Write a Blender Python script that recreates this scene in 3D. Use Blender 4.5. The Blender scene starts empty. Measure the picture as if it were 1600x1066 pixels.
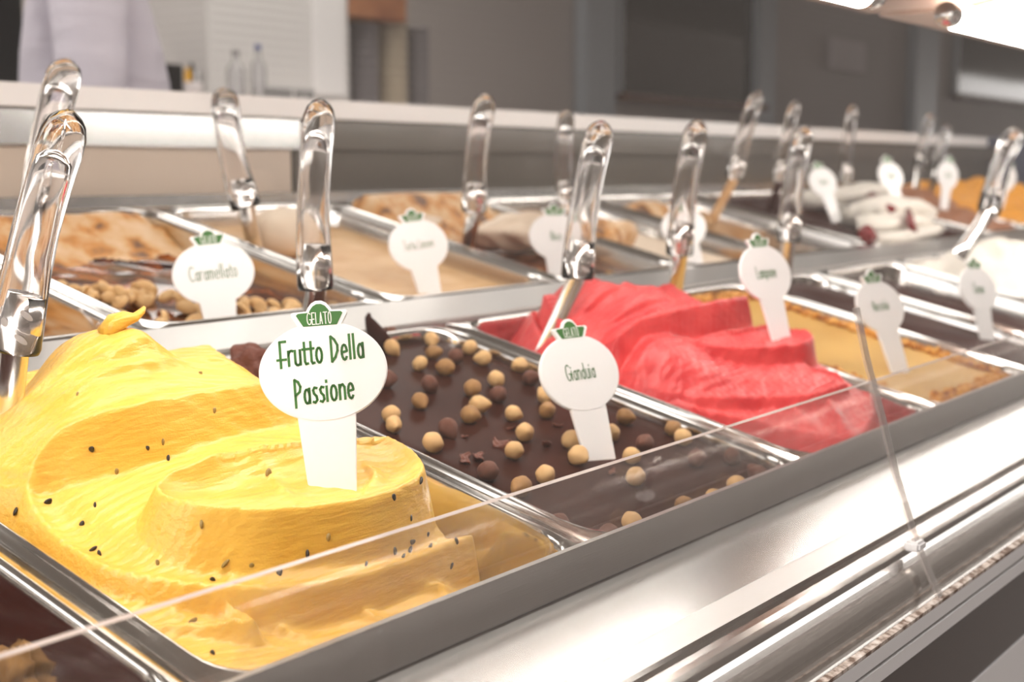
import bpy, bmesh, math, random
import numpy as np
from mathutils import Vector, Matrix
random.seed(7); rng = np.random.default_rng(7)
scene = bpy.context.scene
COL = scene.collection
R = math.radians
# ------------------------------------------------------------------ camera
FPX = 2017.0
PITCH = math.atan(268 / FPX)
AZ = math.atan2(1610, math.hypot(268, FPX))        # case runs along +X, AZ to the right of the view
CAM = np.array([0, 0, 1.10])
fh = np.array([math.cos(AZ), math.sin(AZ), 0]); RT = np.array([math.sin(AZ), -math.cos(AZ), 0]); ZZ = np.array([0, 0, 1.0])
FW = math.cos(PITCH) * fh - math.sin(PITCH) * ZZ; UP = math.sin(PITCH) * fh + math.cos(PITCH) * ZZ
cd = bpy.data.cameras.new('camera'); cam = bpy.data.objects.new('camera', cd); COL.objects.link(cam)
cd.sensor_width = 36; cd.lens = FPX / 1600 * 36; cd.clip_start = .02
cam.matrix_world = Matrix(((RT[0], UP[0], -FW[0], CAM[0]), (RT[1], UP[1], -FW[1], CAM[1]), (RT[2], UP[2], -FW[2], CAM[2]), (0, 0, 0, 1)))
cd.dof.use_dof = True; cd.dof.focus_distance = .66; cd.dof.aperture_fstop = 8.5
scene.camera = cam
# ------------------------------------------------------------------ world and exposure
w = bpy.data.worlds.new('daylight'); scene.world = w; w.use_nodes = True
bg = w.node_tree.nodes['Background']; bg.inputs[0].default_value = (1.0, .97, .94, 1); bg.inputs[1].default_value = 1.9
vs = scene.view_settings; vs.view_transform = 'Standard'; vs.look = 'None'; vs.gamma = 1; vs.use_curve_mapping = False; vs.exposure = .82

# ------------------------------------------------------------------ frames
T = R(12.4); HC = .277                              # the deck tilts towards the customer
TY = np.array([0, math.cos(T), math.sin(T)]); NN = np.array([0, -math.sin(T), math.cos(T)])
def ray(x, y): return (x - 800) / FPX * RT + (533 - y) / FPX * UP + FW
def D(X, s, H=0): return CAM + X * np.array([1, 0, 0]) + s * TY + (H - HC) * NN
def pl(x, y, H=0):
    d = ray(x, y); p = -(HC - H) / (d @ NN) * d
    return p[0], p @ TY
def pd(x, y, H=0): return D(*pl(x, y, H), H)
def at(x, y, Y): d = ray(x, y); return CAM + d * (Y / d[1])
def C(Y, Z): return (Y, Z + CAM[2])
def deckm(X, s, H=0): return Matrix.Translation(Vector(D(X, s, H))) @ Matrix.Rotation(T, 4, 'X')

# ------------------------------------------------------------------ materials
def mat(name, col, rough=.5, metal=0, spec=.5, bump=None, var=None, sss=0, coat=0, emit=None, aniso=0):
    m = bpy.data.materials.new(name); m.use_nodes = True; nt = m.node_tree; b = nt.nodes['Principled BSDF']
    b.inputs['Base Color'].default_value = (*col, 1); b.inputs['Roughness'].default_value = rough
    b.inputs['Metallic'].default_value = metal; b.inputs['Specular IOR Level'].default_value = spec
    if coat: b.inputs['Coat Weight'].default_value = coat; b.inputs['Coat Roughness'].default_value = .12
    if sss: b.inputs['Subsurface Weight'].default_value = sss; b.inputs['Subsurface Radius'].default_value = (.012, .006, .003); b.inputs['Subsurface Scale'].default_value = 1.0
    if emit: b.inputs['Emission Color'].default_value = (*col, 1); b.inputs['Emission Strength'].default_value = emit
    tc = nt.nodes.new('ShaderNodeTexCoord')
    def noise(scale, stretch=(1, 1, 1), detail=4):
        mp = nt.nodes.new('ShaderNodeMapping'); mp.inputs['Scale'].default_value = stretch
        n = nt.nodes.new('ShaderNodeTexNoise'); n.inputs['Scale'].default_value = scale; n.inputs['Detail'].default_value = detail
        nt.links.new(tc.outputs['Object'], mp.inputs[0]); nt.links.new(mp.outputs[0], n.inputs['Vector']); return n
    if bump:
        last = None
        for (sc, st, dist, strength) in bump:
            n = noise(sc, st); bp = nt.nodes.new('ShaderNodeBump'); bp.inputs['Distance'].default_value = dist; bp.inputs['Strength'].default_value = strength
            nt.links.new(n.outputs['Fac'], bp.inputs['Height'])
            if last: nt.links.new(last.outputs[0], bp.inputs['Normal'])
            last = bp
        nt.links.new(last.outputs[0], b.inputs['Normal'])
    if var:                                         # (scale, stretch, [(pos, colour), ...])
        sc, st, stops = var; n = noise(sc, st); cr = nt.nodes.new('ShaderNodeValToRGB'); e = cr.color_ramp.elements
        while len(e) < len(stops): e.new(.5)
        for k, (p, c) in enumerate(stops): e[k].position = p; e[k].color = (*c, 1)
        nt.links.new(n.outputs['Fac'], cr.inputs[0]); nt.links.new(cr.outputs[0], b.inputs['Base Color'])
    return m
def clear(name, tint=(1, 1, 1), refl=1.0, milk=0.0, edge=0.0, milkcol=(.9, .88, .86)):
    m = bpy.data.materials.new(name); m.use_nodes = True; nt = m.node_tree; nt.nodes.clear(); N_ = nt.nodes.new
    out = N_('ShaderNodeOutputMaterial'); tr = N_('ShaderNodeBsdfTransparent'); gl = N_('ShaderNodeBsdfGlossy'); fr = N_('ShaderNodeFresnel'); mu = N_('ShaderNodeMath'); mx = N_('ShaderNodeMixShader')
    tr.inputs[0].default_value = (*tint, 1); gl.inputs['Roughness'].default_value = .03; fr.inputs[0].default_value = 1.45
    mu.operation = 'MULTIPLY'; mu.inputs[1].default_value = refl
    L = nt.links.new; L(fr.outputs[0], mu.inputs[0]); L(mu.outputs[0], mx.inputs[0]); L(tr.outputs[0], mx.inputs[1]); L(gl.outputs[0], mx.inputs[2]); last = mx
    if milk or edge:
        df = N_('ShaderNodeBsdfDiffuse'); df.inputs[0].default_value = (*milkcol, 1); m2 = N_('ShaderNodeMixShader')
        lw = N_('ShaderNodeLayerWeight'); lw.inputs[0].default_value = .35; ma = N_('ShaderNodeMath'); ma.operation = 'MULTIPLY_ADD'; ma.inputs[1].default_value = edge; ma.inputs[2].default_value = milk
        L(lw.outputs['Facing'], ma.inputs[0]); L(ma.outputs[0], m2.inputs[0]); L(mx.outputs[0], m2.inputs[1]); L(df.outputs[0], m2.inputs[2]); last = m2
    L(last.outputs[0], out.inputs[0]); return m
M = dict(
    brushed=mat('brushed_steel', (.56, .545, .53), .36, 1, bump=[(60, (1, 40, 40), .0004, .25)]),
    steel=mat('polished_steel', (.72, .70, .68), .13, 1),
    satin=mat('satin_steel', (.50, .49, .48), .24, 1),
    plate=mat('sign_plastic', (.93, .92, .91), .28, sss=.0),
    green=mat('green_print', (.045, .17, .03), .5),
    printw=mat('white_print', (.85, .88, .8), .5),
    yellow=mat('passion_fruit_gelato', (.93, .60, .115), .28, sss=.08, bump=[(900, (1, 1, 1), .0004, .35), (90, (.5, 3, 3), .0016, .6)], var=(14, (1, 1, 1), [(.3, (.80, .455, .06)), (.7, (.86, .55, .11))])),
    rasp=mat('raspberry_sorbet', (.72, .035, .04), .36, sss=.15, bump=[(500, (1, 1, 1), .0006, .4), (70, (1, 3, 2), .002, .6)], var=(22, (1, 2, 2), [(.32, (.58, .015, .022)), (.7, (.82, .075, .075))])),
    maroon=mat('maroon_sorbet_base', (.16, .012, .018), .25),
    choc=mat('chocolate_glaze', (.036, .010, .006), .32, spec=.10, bump=[(25, (1, 1, 1), .001, .25)], var=(9, (1, 1, 1), [(.3, (.028, .0075, .0045)), (.7, (.046, .014, .0085))])),
    darkchoc=mat('dark_chocolate', (.04, .012, .009), .4, spec=.3, bump=[(30, (1, 2, 1), .0015, .4)]),
    tan=mat('tan_cream', (.70, .44, .21), .5, bump=[(120, (1, 1, 1), .001, .35)], var=(18, (1, 2, 1), [(.3, (.60, .34, .14)), (.7, (.76, .51, .27))])),
    pale=mat('pale_cream', (.74, .60, .46), .5, bump=[(90, (1, 1, 1), .001, .4)]),
    beige=mat('beige_smeared_gelato', (.6, .36, .17), .45, bump=[(60, (1, 1, 1), .003, .5)], var=(38, (1, 1, .4), [(.34, (.16, .07, .03)), (.43, (.58, .24, .04)), (.52, (.66, .40, .19)), (.66, (.74, .52, .32))])),
    caramel=mat('caramel_sauce', (.25, .06, .012), .15, var=(55, (1, 1, 1), [(.40, (.03, .01, .008)), (.55, (.20, .05, .012)), (.72, (.45, .14, .03))])),
    mustard=mat('hazelnut_yellow_gelato', (.62, .36, .08), .4, var=(8, (1, 1, 1), [(.3, (.55, .30, .06)), (.7, (.68, .42, .11))])),
    crumb=mat('chopped_nuts', (.6, .26, .04), .55, var=(90, (1, 1, 1), [(.35, (.32, .10, .02)), (.5, (.70, .30, .03)), (.7, (.80, .48, .12))])),
    white=mat('white_cream', (.80, .75, .67), .45, bump=[(120, (1, 1, 1), .002, .5)]),
    red=mat('red_sauce', (.2, .012, .015), .25),
    milkchoc=mat('milk_chocolate_gelato', (.30, .12, .055), .45, bump=[(60, (1, 3, 1), .002, .5)]),
    orange=mat('orange_gelato', (.70, .30, .03), .42, bump=[(60, (1, 3, 1), .002, .5)]),
    nut=mat('blanched_hazelnut', (.75, .46, .18), .42, bump=[(220, (1, 1, .3), .0006, .5)], var=(150, (1, 1, .4), [(.3, (.62, .31, .09)), (.6, (.80, .54, .25)), (.8, (.85, .64, .36))])),
    nutbrown=mat('skinned_hazelnut', (.16, .05, .025), .4, bump=[(260, (1, 1, .25), .0008, .6)], var=(160, (1, 1, .3), [(.35, (.09, .025, .014)), (.6, (.21, .07, .035)), (.8, (.32, .13, .06))])),
    nutmix=mat('half_skinned_hazelnut', (.4, .2, .05), .4, bump=[(220, (1, 1, .3), .0006, .5)], var=(95, (1, 1, .6), [(.44, (.075, .02, .012)), (.50, (.20, .06, .03)), (.54, (.72, .40, .10)), (.8, (.80, .52, .2))])),
    skin=mat('hazelnut_skin', (.13, .03, .012), .35),
    peanut=mat('peanut', (.78, .50, .21), .4, bump=[(150, (1, 1, 1), .0006, .4)], var=(60, (1, 1, 1), [(.3, (.66, .34, .09)), (.7, (.84, .62, .34))])),
    walnut=mat('walnut_kernel', (.60, .30, .09), .5, bump=[(180, (1, 1, 1), .0025, .8)], var=(120, (1, 1, 1), [(.3, (.42, .17, .035)), (.7, (.80, .48, .18))])),
    seed=mat('passion_seed', (.022, .016, .012), .3),
    seedin=mat('passion_seed_under_gelato', (.30, .20, .055), .35),
    handle=mat('clear_acrylic', (.97, .95, .94), .07),
    core=mat('handle_core_steel', (.80, .78, .76), .16, 1),
    hole=mat('punched_hole', (.62, .58, .55), .4),
    glass=clear('front_glass', (.995, .99, .985), .15, .003),
    plexi=clear('low_plexiglass', (.985, .975, .965), .3, .02),  # small diffuse share stands in for the haze of reflected surroundings
    plexiedge=mat('plexiglass_edge', (.55, .47, .43), .2, spec=.8),
    seam=clear('glass_seam', (.93, .9, .88), .5, .15, 0, (.85, .80, .78)),
    whitetrim=mat('white_trim', (.82, .80, .80), .4), black=mat('black_gap', (.015, .013, .013), .5),
    dirt=mat('dirty_seal', (.5, .40, .34), .7, var=(160, (1, 1, 1), [(.4, (.16, .10, .07)), (.55, (.55, .46, .40)), (.7, (.72, .66, .62))])),
    darkpanel=mat('dark_glossy_panel', (.035, .018, .013), .08, spec=.8),
    rail=mat('white_shelf', (.90, .86, .84), .35),
    backpanel=mat('beige_panel', (.70, .57, .46), .35), darkback=mat('smoked_panel', (.15, .13, .11), .15),
    lamp=mat('tube_lamp_light', (1, .97, .92), .4, emit=18), housing=mat('lamp_housing', (.25, .16, .12), .35),
    wall=mat('pale_slat_wall', (.46, .42, .40), .6), floor=mat('floor_tiles', (.16, .14, .13), .5), ceil=mat('ceiling_paint', (.42, .38, .34), .7),
    jamb=mat('blue_grey_frame', (.36, .39, .42), .4), pane=mat('dark_window_glass', (.025, .02, .018), .08), brownwood=mat('brown_wood', (.13, .055, .03), .5, var=(12, (1, 1, 8), [(.3, (.09, .035, .02)), (.7, (.20, .09, .045))])),
    carton=mat('brown_carton', (.33, .13, .05), .6, var=(6, (1, 1, 1), [(.35, (.22, .075, .03)), (.65, (.42, .18, .075))])), cupgrey=mat('grey_paper_cup', (.27, .25, .26), .5), cupcream=mat('cream_paper_cup', (.55, .48, .38), .5),
    cabinet=mat('white_cabinet_paint', (.68, .66, .65), .45), bottle=clear('clear_bottle', (.9, .9, .92), 1, .1, .35), blue=mat('blue_cap', (.02, .05, .25), .4),
    shirt=mat('white_tshirt', (.60, .56, .63), .75, bump=[(7, (1, 1, 4), .03, .35)]), skinp=mat('skin', (.52, .30, .21), .5), trousers=mat('dark_trousers', (.03, .03, .04), .8), hair=mat('dark_hair', (.03, .018, .012), .6),
    panel=mat('added_light_diffuser', (1, .96, .90), .4, emit=2.8),
    facade=mat('added_house_front', (.09, .075, .065), .8),
    fridge=mat('black_cabinet', (.012, .011, .012), .4), yel=mat('yellow_plastic', (.7, .36, .01), .4), navy=mat('navy_reflection', (.06, .065, .10), .35), paper=mat('paper', (.6, .55, .55), .6),
)
M['handle'].node_tree.nodes['Principled BSDF'].inputs['Transmission Weight'].default_value = 1; M['handle'].node_tree.nodes['Principled BSDF'].inputs['IOR'].default_value = 1.35
for k_ in ('choc', 'darkchoc'): M[k_].node_tree.nodes['Principled BSDF'].inputs['IOR'].default_value = 1.22
def add_lines(m, period, depth_col):                # fine horizontal slat lines too far away to build
    nt = m.node_tree; b = nt.nodes['Principled BSDF']; tc = nt.nodes.new('ShaderNodeTexCoord'); wv = nt.nodes.new('ShaderNodeTexWave')
    wv.bands_direction = 'Z'; wv.inputs['Scale'].default_value = 1 / period * .314; bp = nt.nodes.new('ShaderNodeBump'); bp.inputs['Distance'].default_value = .004; bp.inputs['Strength'].default_value = depth_col
    nt.links.new(tc.outputs['Object'], wv.inputs['Vector']); nt.links.new(wv.outputs['Fac'], bp.inputs['Height']); nt.links.new(bp.outputs[0], b.inputs['Normal'])
add_lines(M['wall'], .05, .8); add_lines(M['cabinet'], .035, .6)

# ------------------------------------------------------------------ mesh helpers
def obj(name, verts, faces, m, parent=None, smooth=False, mw=None, extra=()):
    me = bpy.data.meshes.new(name); me.from_pydata([tuple(map(float, v)) for v in verts], [], faces); me.materials.append(m)
    for e in extra: me.materials.append(e)
    if smooth: me.polygons.foreach_set('use_smooth', [True] * len(me.polygons))
    me.update(); o = bpy.data.objects.new(name, me); COL.objects.link(o)
    if parent is not None: o.parent = parent
    if mw is not None: o.matrix_world = mw
    return o
def from_bm(name, bm, m, parent=None, smooth=False, mw=None):
    me = bpy.data.meshes.new(name); bm.to_mesh(me); bm.free(); me.materials.append(m)
    if smooth: me.polygons.foreach_set('use_smooth', [True] * len(me.polygons))
    o = bpy.data.objects.new(name, me); COL.objects.link(o)
    if parent is not None: o.parent = parent
    if mw is not None: o.matrix_world = mw
    return o
def tag(o, label, cat, group=None, kind=None):
    o['label'] = label; o['category'] = cat
    if group: o['group'] = group
    if kind: o['kind'] = kind
    return o
def struct(o, label): o['kind'] = 'structure'; o['label'] = label; return o
def empty(name, loc=(0, 0, 0), mw=None):
    o = bpy.data.objects.new(name, None); COL.objects.link(o); o.empty_display_size = .02
    if mw is not None: o.matrix_world = mw
    else: o.location = tuple(map(float, loc))
    return o
def box(name, lo, hi, m, parent=None, bev=0, mw=None):
    bm = bmesh.new(); bmesh.ops.create_cube(bm, size=1)
    for v in bm.verts: v.co = Vector([(lo[i] + hi[i]) / 2 + v.co[i] * (hi[i] - lo[i]) for i in range(3)])
    if bev: bmesh.ops.bevel(bm, geom=bm.edges[:], offset=bev, segments=2, affect='EDGES')
    return from_bm(name, bm, m, parent, False, mw)
def extrude(name, prof, x0, x1, m, parent=None, smooth=False, closed=True):   # profile of (Y, Z) along X
    n = len(prof); v = [(x0, *p) for p in prof] + [(x1, *p) for p in prof]
    f = [(i, (i + 1) % n, n + (i + 1) % n, n + i) for i in range(n if closed else n - 1)]
    if closed: f += [tuple(range(n))[::-1], tuple(range(n, 2 * n))]
    o = obj(name, v, f, m, parent, smooth)
    return o
def lathe(name, prof, m, parent=None, seg=24, mw=None, smooth=True):   # prof of (r, z)
    v, f = [], []
    for (r, z) in prof: v += [(r * math.cos(2 * math.pi * k / seg), r * math.sin(2 * math.pi * k / seg), z) for k in range(seg)]
    for i in range(len(prof) - 1):
        for k in range(seg): f.append((i * seg + k, i * seg + (k + 1) % seg, (i + 1) * seg + (k + 1) % seg, (i + 1) * seg + k))
    f.append(tuple(range(seg))[::-1]); f.append(tuple(range((len(prof) - 1) * seg, len(prof) * seg)))
    return obj(name, v, f, m, parent, smooth, mw)
def sweep(path, rx, ry, side, seg=20):                # elliptical tube along 3D path; rx along `side`
    v, f = [], []; n = len(path); path = [np.array(p, float) for p in path]
    for i, p in enumerate(path):
        t = path[min(i + 1, n - 1)] - path[max(i - 1, 0)]; t /= np.linalg.norm(t)
        a = side - (side @ t) * t; a /= np.linalg.norm(a); b = np.cross(t, a)
        for k in range(seg):
            q = 2 * math.pi * k / seg; v.append(p + a * rx[i] * math.cos(q) + b * ry[i] * math.sin(q))
    for i in range(n - 1):
        for k in range(seg): f.append((i * seg + k, i * seg + (k + 1) % seg, (i + 1) * seg + (k + 1) % seg, (i + 1) * seg + k))
    f.append(tuple(range(seg))[::-1]); f.append(tuple(range((n - 1) * seg, n * seg)))
    return v, f
def copy_tree(o, parent=None):
    c = o.copy(); COL.objects.link(c); c.parent = parent
    for ch in o.children: copy_tree(ch, c)
    return c

# ------------------------------------------------------------------ the room
XA, XB = -.9, 3.75
struct(box('floor', (-16, -7.2, -.1), (45, 5.2, 0), M['floor']), 'tiled shop floor under the display case')
struct(box('wall_street', (-16, -7.6, 0), (45, -7.2, 17), M['facade']), 'unseen dark plastered house front added across the street')  # invented, out of view, so the front glass reflects something dark
struct(box('wall_back', (-3, 4.6, 0), (30, 4.75, 3.4), M['wall']), 'pale wall with fine horizontal slats behind the counter')
struct(box('ceiling', (-5, -.2, 3.0), (30, 4.6, 3.1), M['ceil']), 'unseen pale ceiling added above the serving area')  # invented, out of view, for the steel to reflect

for (x, y, lb) in ((1.0, 1.0, 'unseen square edged ceiling light added above the display case'), (3.2, 1.0, 'unseen ceiling light added above the far end of the case'), (3.3, 3.0, 'unseen ceiling light added above the back counter'), (0.4, 3.0, 'unseen ceiling light added above the person')):  # invented lamps, for top light and bright reflections in the steel
    e = empty('added_ceiling_light', (x, y, 2.97)); tag(e, lb, 'lamp'); wx, wy = (1.6, .6) if y < 2 else (2.2, 1.0)
    box('diffuser', (-wx / 2, -wy / 2, -.012), (wx / 2, wy / 2, 0), M['panel'], e); box('frame', (-wx / 2 - .03, -wy / 2 - .03, 0), (wx / 2 + .03, wy / 2 + .03, .029), M['whitetrim'], e)
# ------------------------------------------------------------------ the display case
case = empty('display_case', (1.4, .6, 0)); tag(case, 'long stainless steel gelato display case with two tilted rows of pans', 'display case')
def part(o):
    mw = o.matrix_world.copy(); o.parent = case; o.matrix_parent_inverse = Matrix.Translation((-1.4, -.6, 0)); return o
part(extrude('front_lip', [C(.3680, -.1882), C(.3645, -.1882), C(.3630, -.2093), C(.3670, -.214)], XA, XB, M['brushed']))
part(extrude('front_ledge', [C(.3670, -.2096), C(.318, -.2224), C(.318, -.226), C(.3670, -.226)], XA, XB, M['satin']))
part(extrude('ledge_step', [C(.318, -.2221), C(.3165, -.2224), C(.303, -.2262), C(.303, -.230), C(.318, -.230)], XA, XB, M['brushed']))
arc = [C(.303 - .0345 * math.sin(R(a)), -.2535 + .0273 * math.cos(R(a))) for a in range(0, 91, 6)]
part(extrude('bullnose_trim', arc + [C(.2632, -.2538), C(.2632, -.2555), C(.303, -.2555)], XA, XB, M['steel'], smooth=False))
part(extrude('glass_seal', [C(.2630, -.2528), C(.2590, -.2535), C(.2590, -.2555), C(.2630, -.2555)], XA, XB, M['dirt']))
part(extrude('white_trim', [C(.2605, -.2555), C(.2590, -.2560), C(.2590, -.2645), C(.2680, -.2645), C(.2680, -.2555)], XA, XB, M['whitetrim']))
part(extrude('shadow_gap', [C(.2625, -.2645), C(.2625, -.2672), C(.268, -.2672), C(.268, -.2645)], XA, XB, M['black']))
part(extrude('white_trim', [C(.2590, -.2672), C(.2590, -.2757), C(.268, -.2757), C(.268, -.2672)], XA, XB, M['whitetrim']))
part(extrude('front_panel', [C(.2605, -.2757), C(.2605, -.3265), C(.28, -.3265), C(.28, -.2757)], XA, XB, M['darkpanel']))
part(extrude('lower_panel', [C(.2595, -.3265), (.2595, .12), (.30, .12), C(.30, -.3265)], XA, XB, M['whitetrim']))
part(extrude('plinth', [(.34, .12), (.34, 0), (1.3, 0), (1.3, .12)], XA, XB, M['black']))
def deckbox(name, x0, x1, s0, s1, h0, h1, m):
    q = [tuple(D(0, s, h)[1:]) for s, h in ((s0, h0), (s1, h0), (s1, h1), (s0, h1))]; return part(extrude(name, q, x0, x1, m))
deckbox('middle_bar', XA, XB, .6685, .7225, -.02, .003, M['brushed'])
deckbox('pan_well', XA, XB, .30, 1.10, -.16, -.15, M['satin'])
part(extrude('back_ledge', [C(1.124, -.052), C(1.124, -.0445), C(1.215, -.040), C(1.215, -.052)], XA, XB, M['steel']))
part(extrude('back_ledge_strip', [C(1.20, -.041), C(1.20, -.028), C(1.23, -.028), C(1.23, -.041)], XA, XB, M['satin']))
xs = at(455, 260, 1.24)[0]
part(extrude('back_panel', [C(1.24, -.05), C(1.24, .028), C(1.25, .028), C(1.25, -.05)], XA, xs, M['backpanel']))
part(extrude('back_panel', [C(1.24, -.05), C(1.24, .028), C(1.25, .028), C(1.25, -.05)], xs + .004, XB, M['darkback']))
part(extrude('back_beam', [C(1.222, .0256), C(1.222, .0632), C(1.26, .0632), C(1.26, .0256)], XA, xs, M['satin']))
part(extrude('back_beam', [C(1.222, .0256), C(1.222, .0632), C(1.26, .0632), C(1.26, .0256)], xs + .004, XB, M['darkback']))
part(extrude('service_shelf', [C(1.20, .0632), C(1.20, .0865), C(1.50, .0865), C(1.50, .0632)], XA, 3.62, M['rail']))
part(extrude('rear_body', [(1.25, .12), (1.25, 1.03), (1.28, 1.03), (1.28, .12)], XA, XB, M['satin']))
part(box('reflection_end_panel', (XB, .26, .1), (XB + .03, 1.28, 1.19), M['navy']))  # end board whose navy stands in for a dark reflection in the glass
# low plexiglass shield standing in the lip
px0 = extrude('plexiglass_shield', [C(.3725, -.195), C(.3725, -.1528), C(.3685, -.1528), C(.3685, -.195)], XA, XB, M['plexi']); px0.data.materials.append(M['plexiedge'])
px0.data.polygons[1].material_index = 1
part(px0)
# canopy with its tube lamps
for (a, b) in ((XA, 1.30), (1.33, XB)):
    part(extrude('canopy_beam', [C(.47, .160), C(.56, .160), C(.56, .185), C(.40, .195), C(.40, .172)], a, b, M['housing']))
# curved front glass, two panes meeting at a seam
gp = [(.2622, -.2522), (.277, -.223), (.292, -.182), (.302, -.148), (.313, -.114), (.321, -.083), (.345, .0), (.372, .08), (.394, .150)]
def pane(name, a, b, m, th=.004, off=0):
    o = extrude(name, [C(y + off, z) for y, z in gp] + [C(y + off + th, z) for y, z in gp[::-1]], a, b, m, None, False)
    bm = bmesh.new(); bm.from_mesh(o.data); bm.faces.ensure_lookup_table(); bmesh.ops.delete(bm, geom=[f_ for f_ in bm.faces if len(f_.verts) > 4], context='FACES'); bm.to_mesh(o.data); bm.free(); return o
g1 = tag(pane('front_glass_pane', XA, .74, M['glass']), 'clear leaning front glass pane before the yellow and chocolate gelato', 'glass pane')
g2 = tag(pane('front_glass_pane', .74, XB - .006, M['glass']), 'clear leaning front glass pane before the far end of the case', 'glass pane')
sm = empty('glass_seam', (.74, .27, CAM[2] - .25)); tag(sm, 'translucent seam strip with small clip joining the two front glass panes', 'seam strip')
o = extrude('strip', [C(y - .0022, z) for y, z in gp[:6]] + [C(y - .0004, z) for y, z in gp[5::-1]], .7362, .7438, M['seam']); o.parent = sm; o.matrix_parent_inverse = Matrix.Translation(-sm.location)
o = box('clip', (.734, .272, CAM[2] - .2265), (.746, .282, CAM[2] - .2205), M['whitetrim'], None, .0015); o.parent = sm; o.matrix_parent_inverse = Matrix.Translation(-sm.location)
for (a, b, lb) in ((-.85, 1.06, 'white tube lamp under the canopy above the yellow and chocolate pans'), (1.22, 3.7, 'long white tube lamp under the far canopy')):
    e = empty('tube_lamp', ((a + b) / 2, .45, CAM[2] + .1445)); tag(e, lb, 'lamp')
    mw = Matrix.Rotation(R(90), 4, 'Y')
    L_ = (b - a) / 2
    lathe('tube', [(.004, -L_ + .02), (.010, -L_ + .024), (.0125, -L_ + .03), (.0125, L_ - .03), (.010, L_ - .024), (.004, L_ - .02)], M['lamp'], e, 20).rotation_euler = (0, R(90), 0)
    for s_ in (-1, 1): lathe('end_cap', [(.011, -.01), (.012, -.008), (.012, .008), (.011, .01)], M['steel'], e, 16).matrix_local = Matrix.Translation((s_ * (L_ - .012), 0, 0)) @ mw

# ------------------------------------------------------------------ pans
X0, PW = .299, .2527
FS, FE, BS, BE = .318, .667, .7245, 1.0825
def rrect(w_, l_, r, n=8):
    p = []
    for cx, cy, a0 in ((w_ / 2 - r, l_ / 2 - r, 0), (-w_ / 2 + r, l_ / 2 - r, 90), (-w_ / 2 + r, -l_ / 2 + r, 180), (w_ / 2 - r, -l_ / 2 + r, 270)):
        p += [(cx + r * math.cos(R(a0 + 90 * k / n)), cy + r * math.sin(R(a0 + 90 * k / n))) for k in range(n + 1)]
    return p
def pan(x0, x1, s0, s1, label):
    W_, L_ = x1 - x0 - .0012, s1 - s0
    rings = [(0, .005, -.008), (0, .005, -.001), (.0008, .005, .0006), (.006, .010, .0008), (.0075, .028, .0020), (.0092, .030, .0022), (.0105, .031, .0008), (.0118, .031, -.004), (.013, .032, -.03), (.018, .034, -.09), (.026, .034, -.118), (.04, .03, -.122)]
    v, f = [], []; n = 36
    for (ins, r, z) in rings: v += [(a, b, z) for a, b in rrect(W_ - 2 * ins, L_ - 2 * ins, r)]
    for i in range(len(rings) - 1):
        for k in range(n): f.append((i * n + k, i * n + (k + 1) % n, (i + 1) * n + (k + 1) % n, (i + 1) * n + k))
    f.append(tuple(range((len(rings) - 1) * n, len(rings) * n)))
    o = obj('gelato_pan', v, f, M['steel'], None, True, deckm((x0 + x1) / 2, (s0 + s1) / 2, 0))
    return tag(o, label, 'pan', 'steel pans in the case')
KX = lambda k: X0 + k * PW
front = [(KX(-1), KX(0), 'holding dark chocolate and walnuts'), (KX(0), KX(1), 'holding yellow passion fruit gelato'), (KX(1), KX(2), 'holding chocolate with hazelnuts'), (KX(2), KX(3), 'holding red raspberry sorbet'), (KX(3), KX(4), 'holding mustard yellow gelato edged with nuts'), (KX(4), 1.492, 'narrow, holding dark brown chocolate'), (1.497, 1.742, 'nearly empty, dark, beside the white cream'), (1.746, 2.0, 'holding white whipped cream gelato'), (2.003, 2.255, 'in front of the orange gelato')]
back = [(KX(0), KX(1), 'holding beige gelato behind the yellow mound'), (KX(1), KX(2), 'holding caramel and peanuts'), (KX(2), KX(3), 'holding smooth tan cream'), (KX(3), KX(4), 'holding walnut caramel'), (KX(4), KX(5), 'holding pale cream'), (KX(5), 1.86, 'nearly empty, with tan smeared walls'), (1.863, 2.36, 'wide, holding dark chocolate under white cream'), (2.363, 2.62, 'holding milk chocolate gelato'), (2.623, 2.88, 'holding orange gelato'), (2.883, 3.15, 'holding orange gelato at the far end')]
for a, b, l in front: pan(a, b, FS, FE, 'stainless steel front row pan ' + l)
for a, b, l in back: pan(a, b, BS, BE, 'stainless steel back row pan ' + l)

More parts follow.
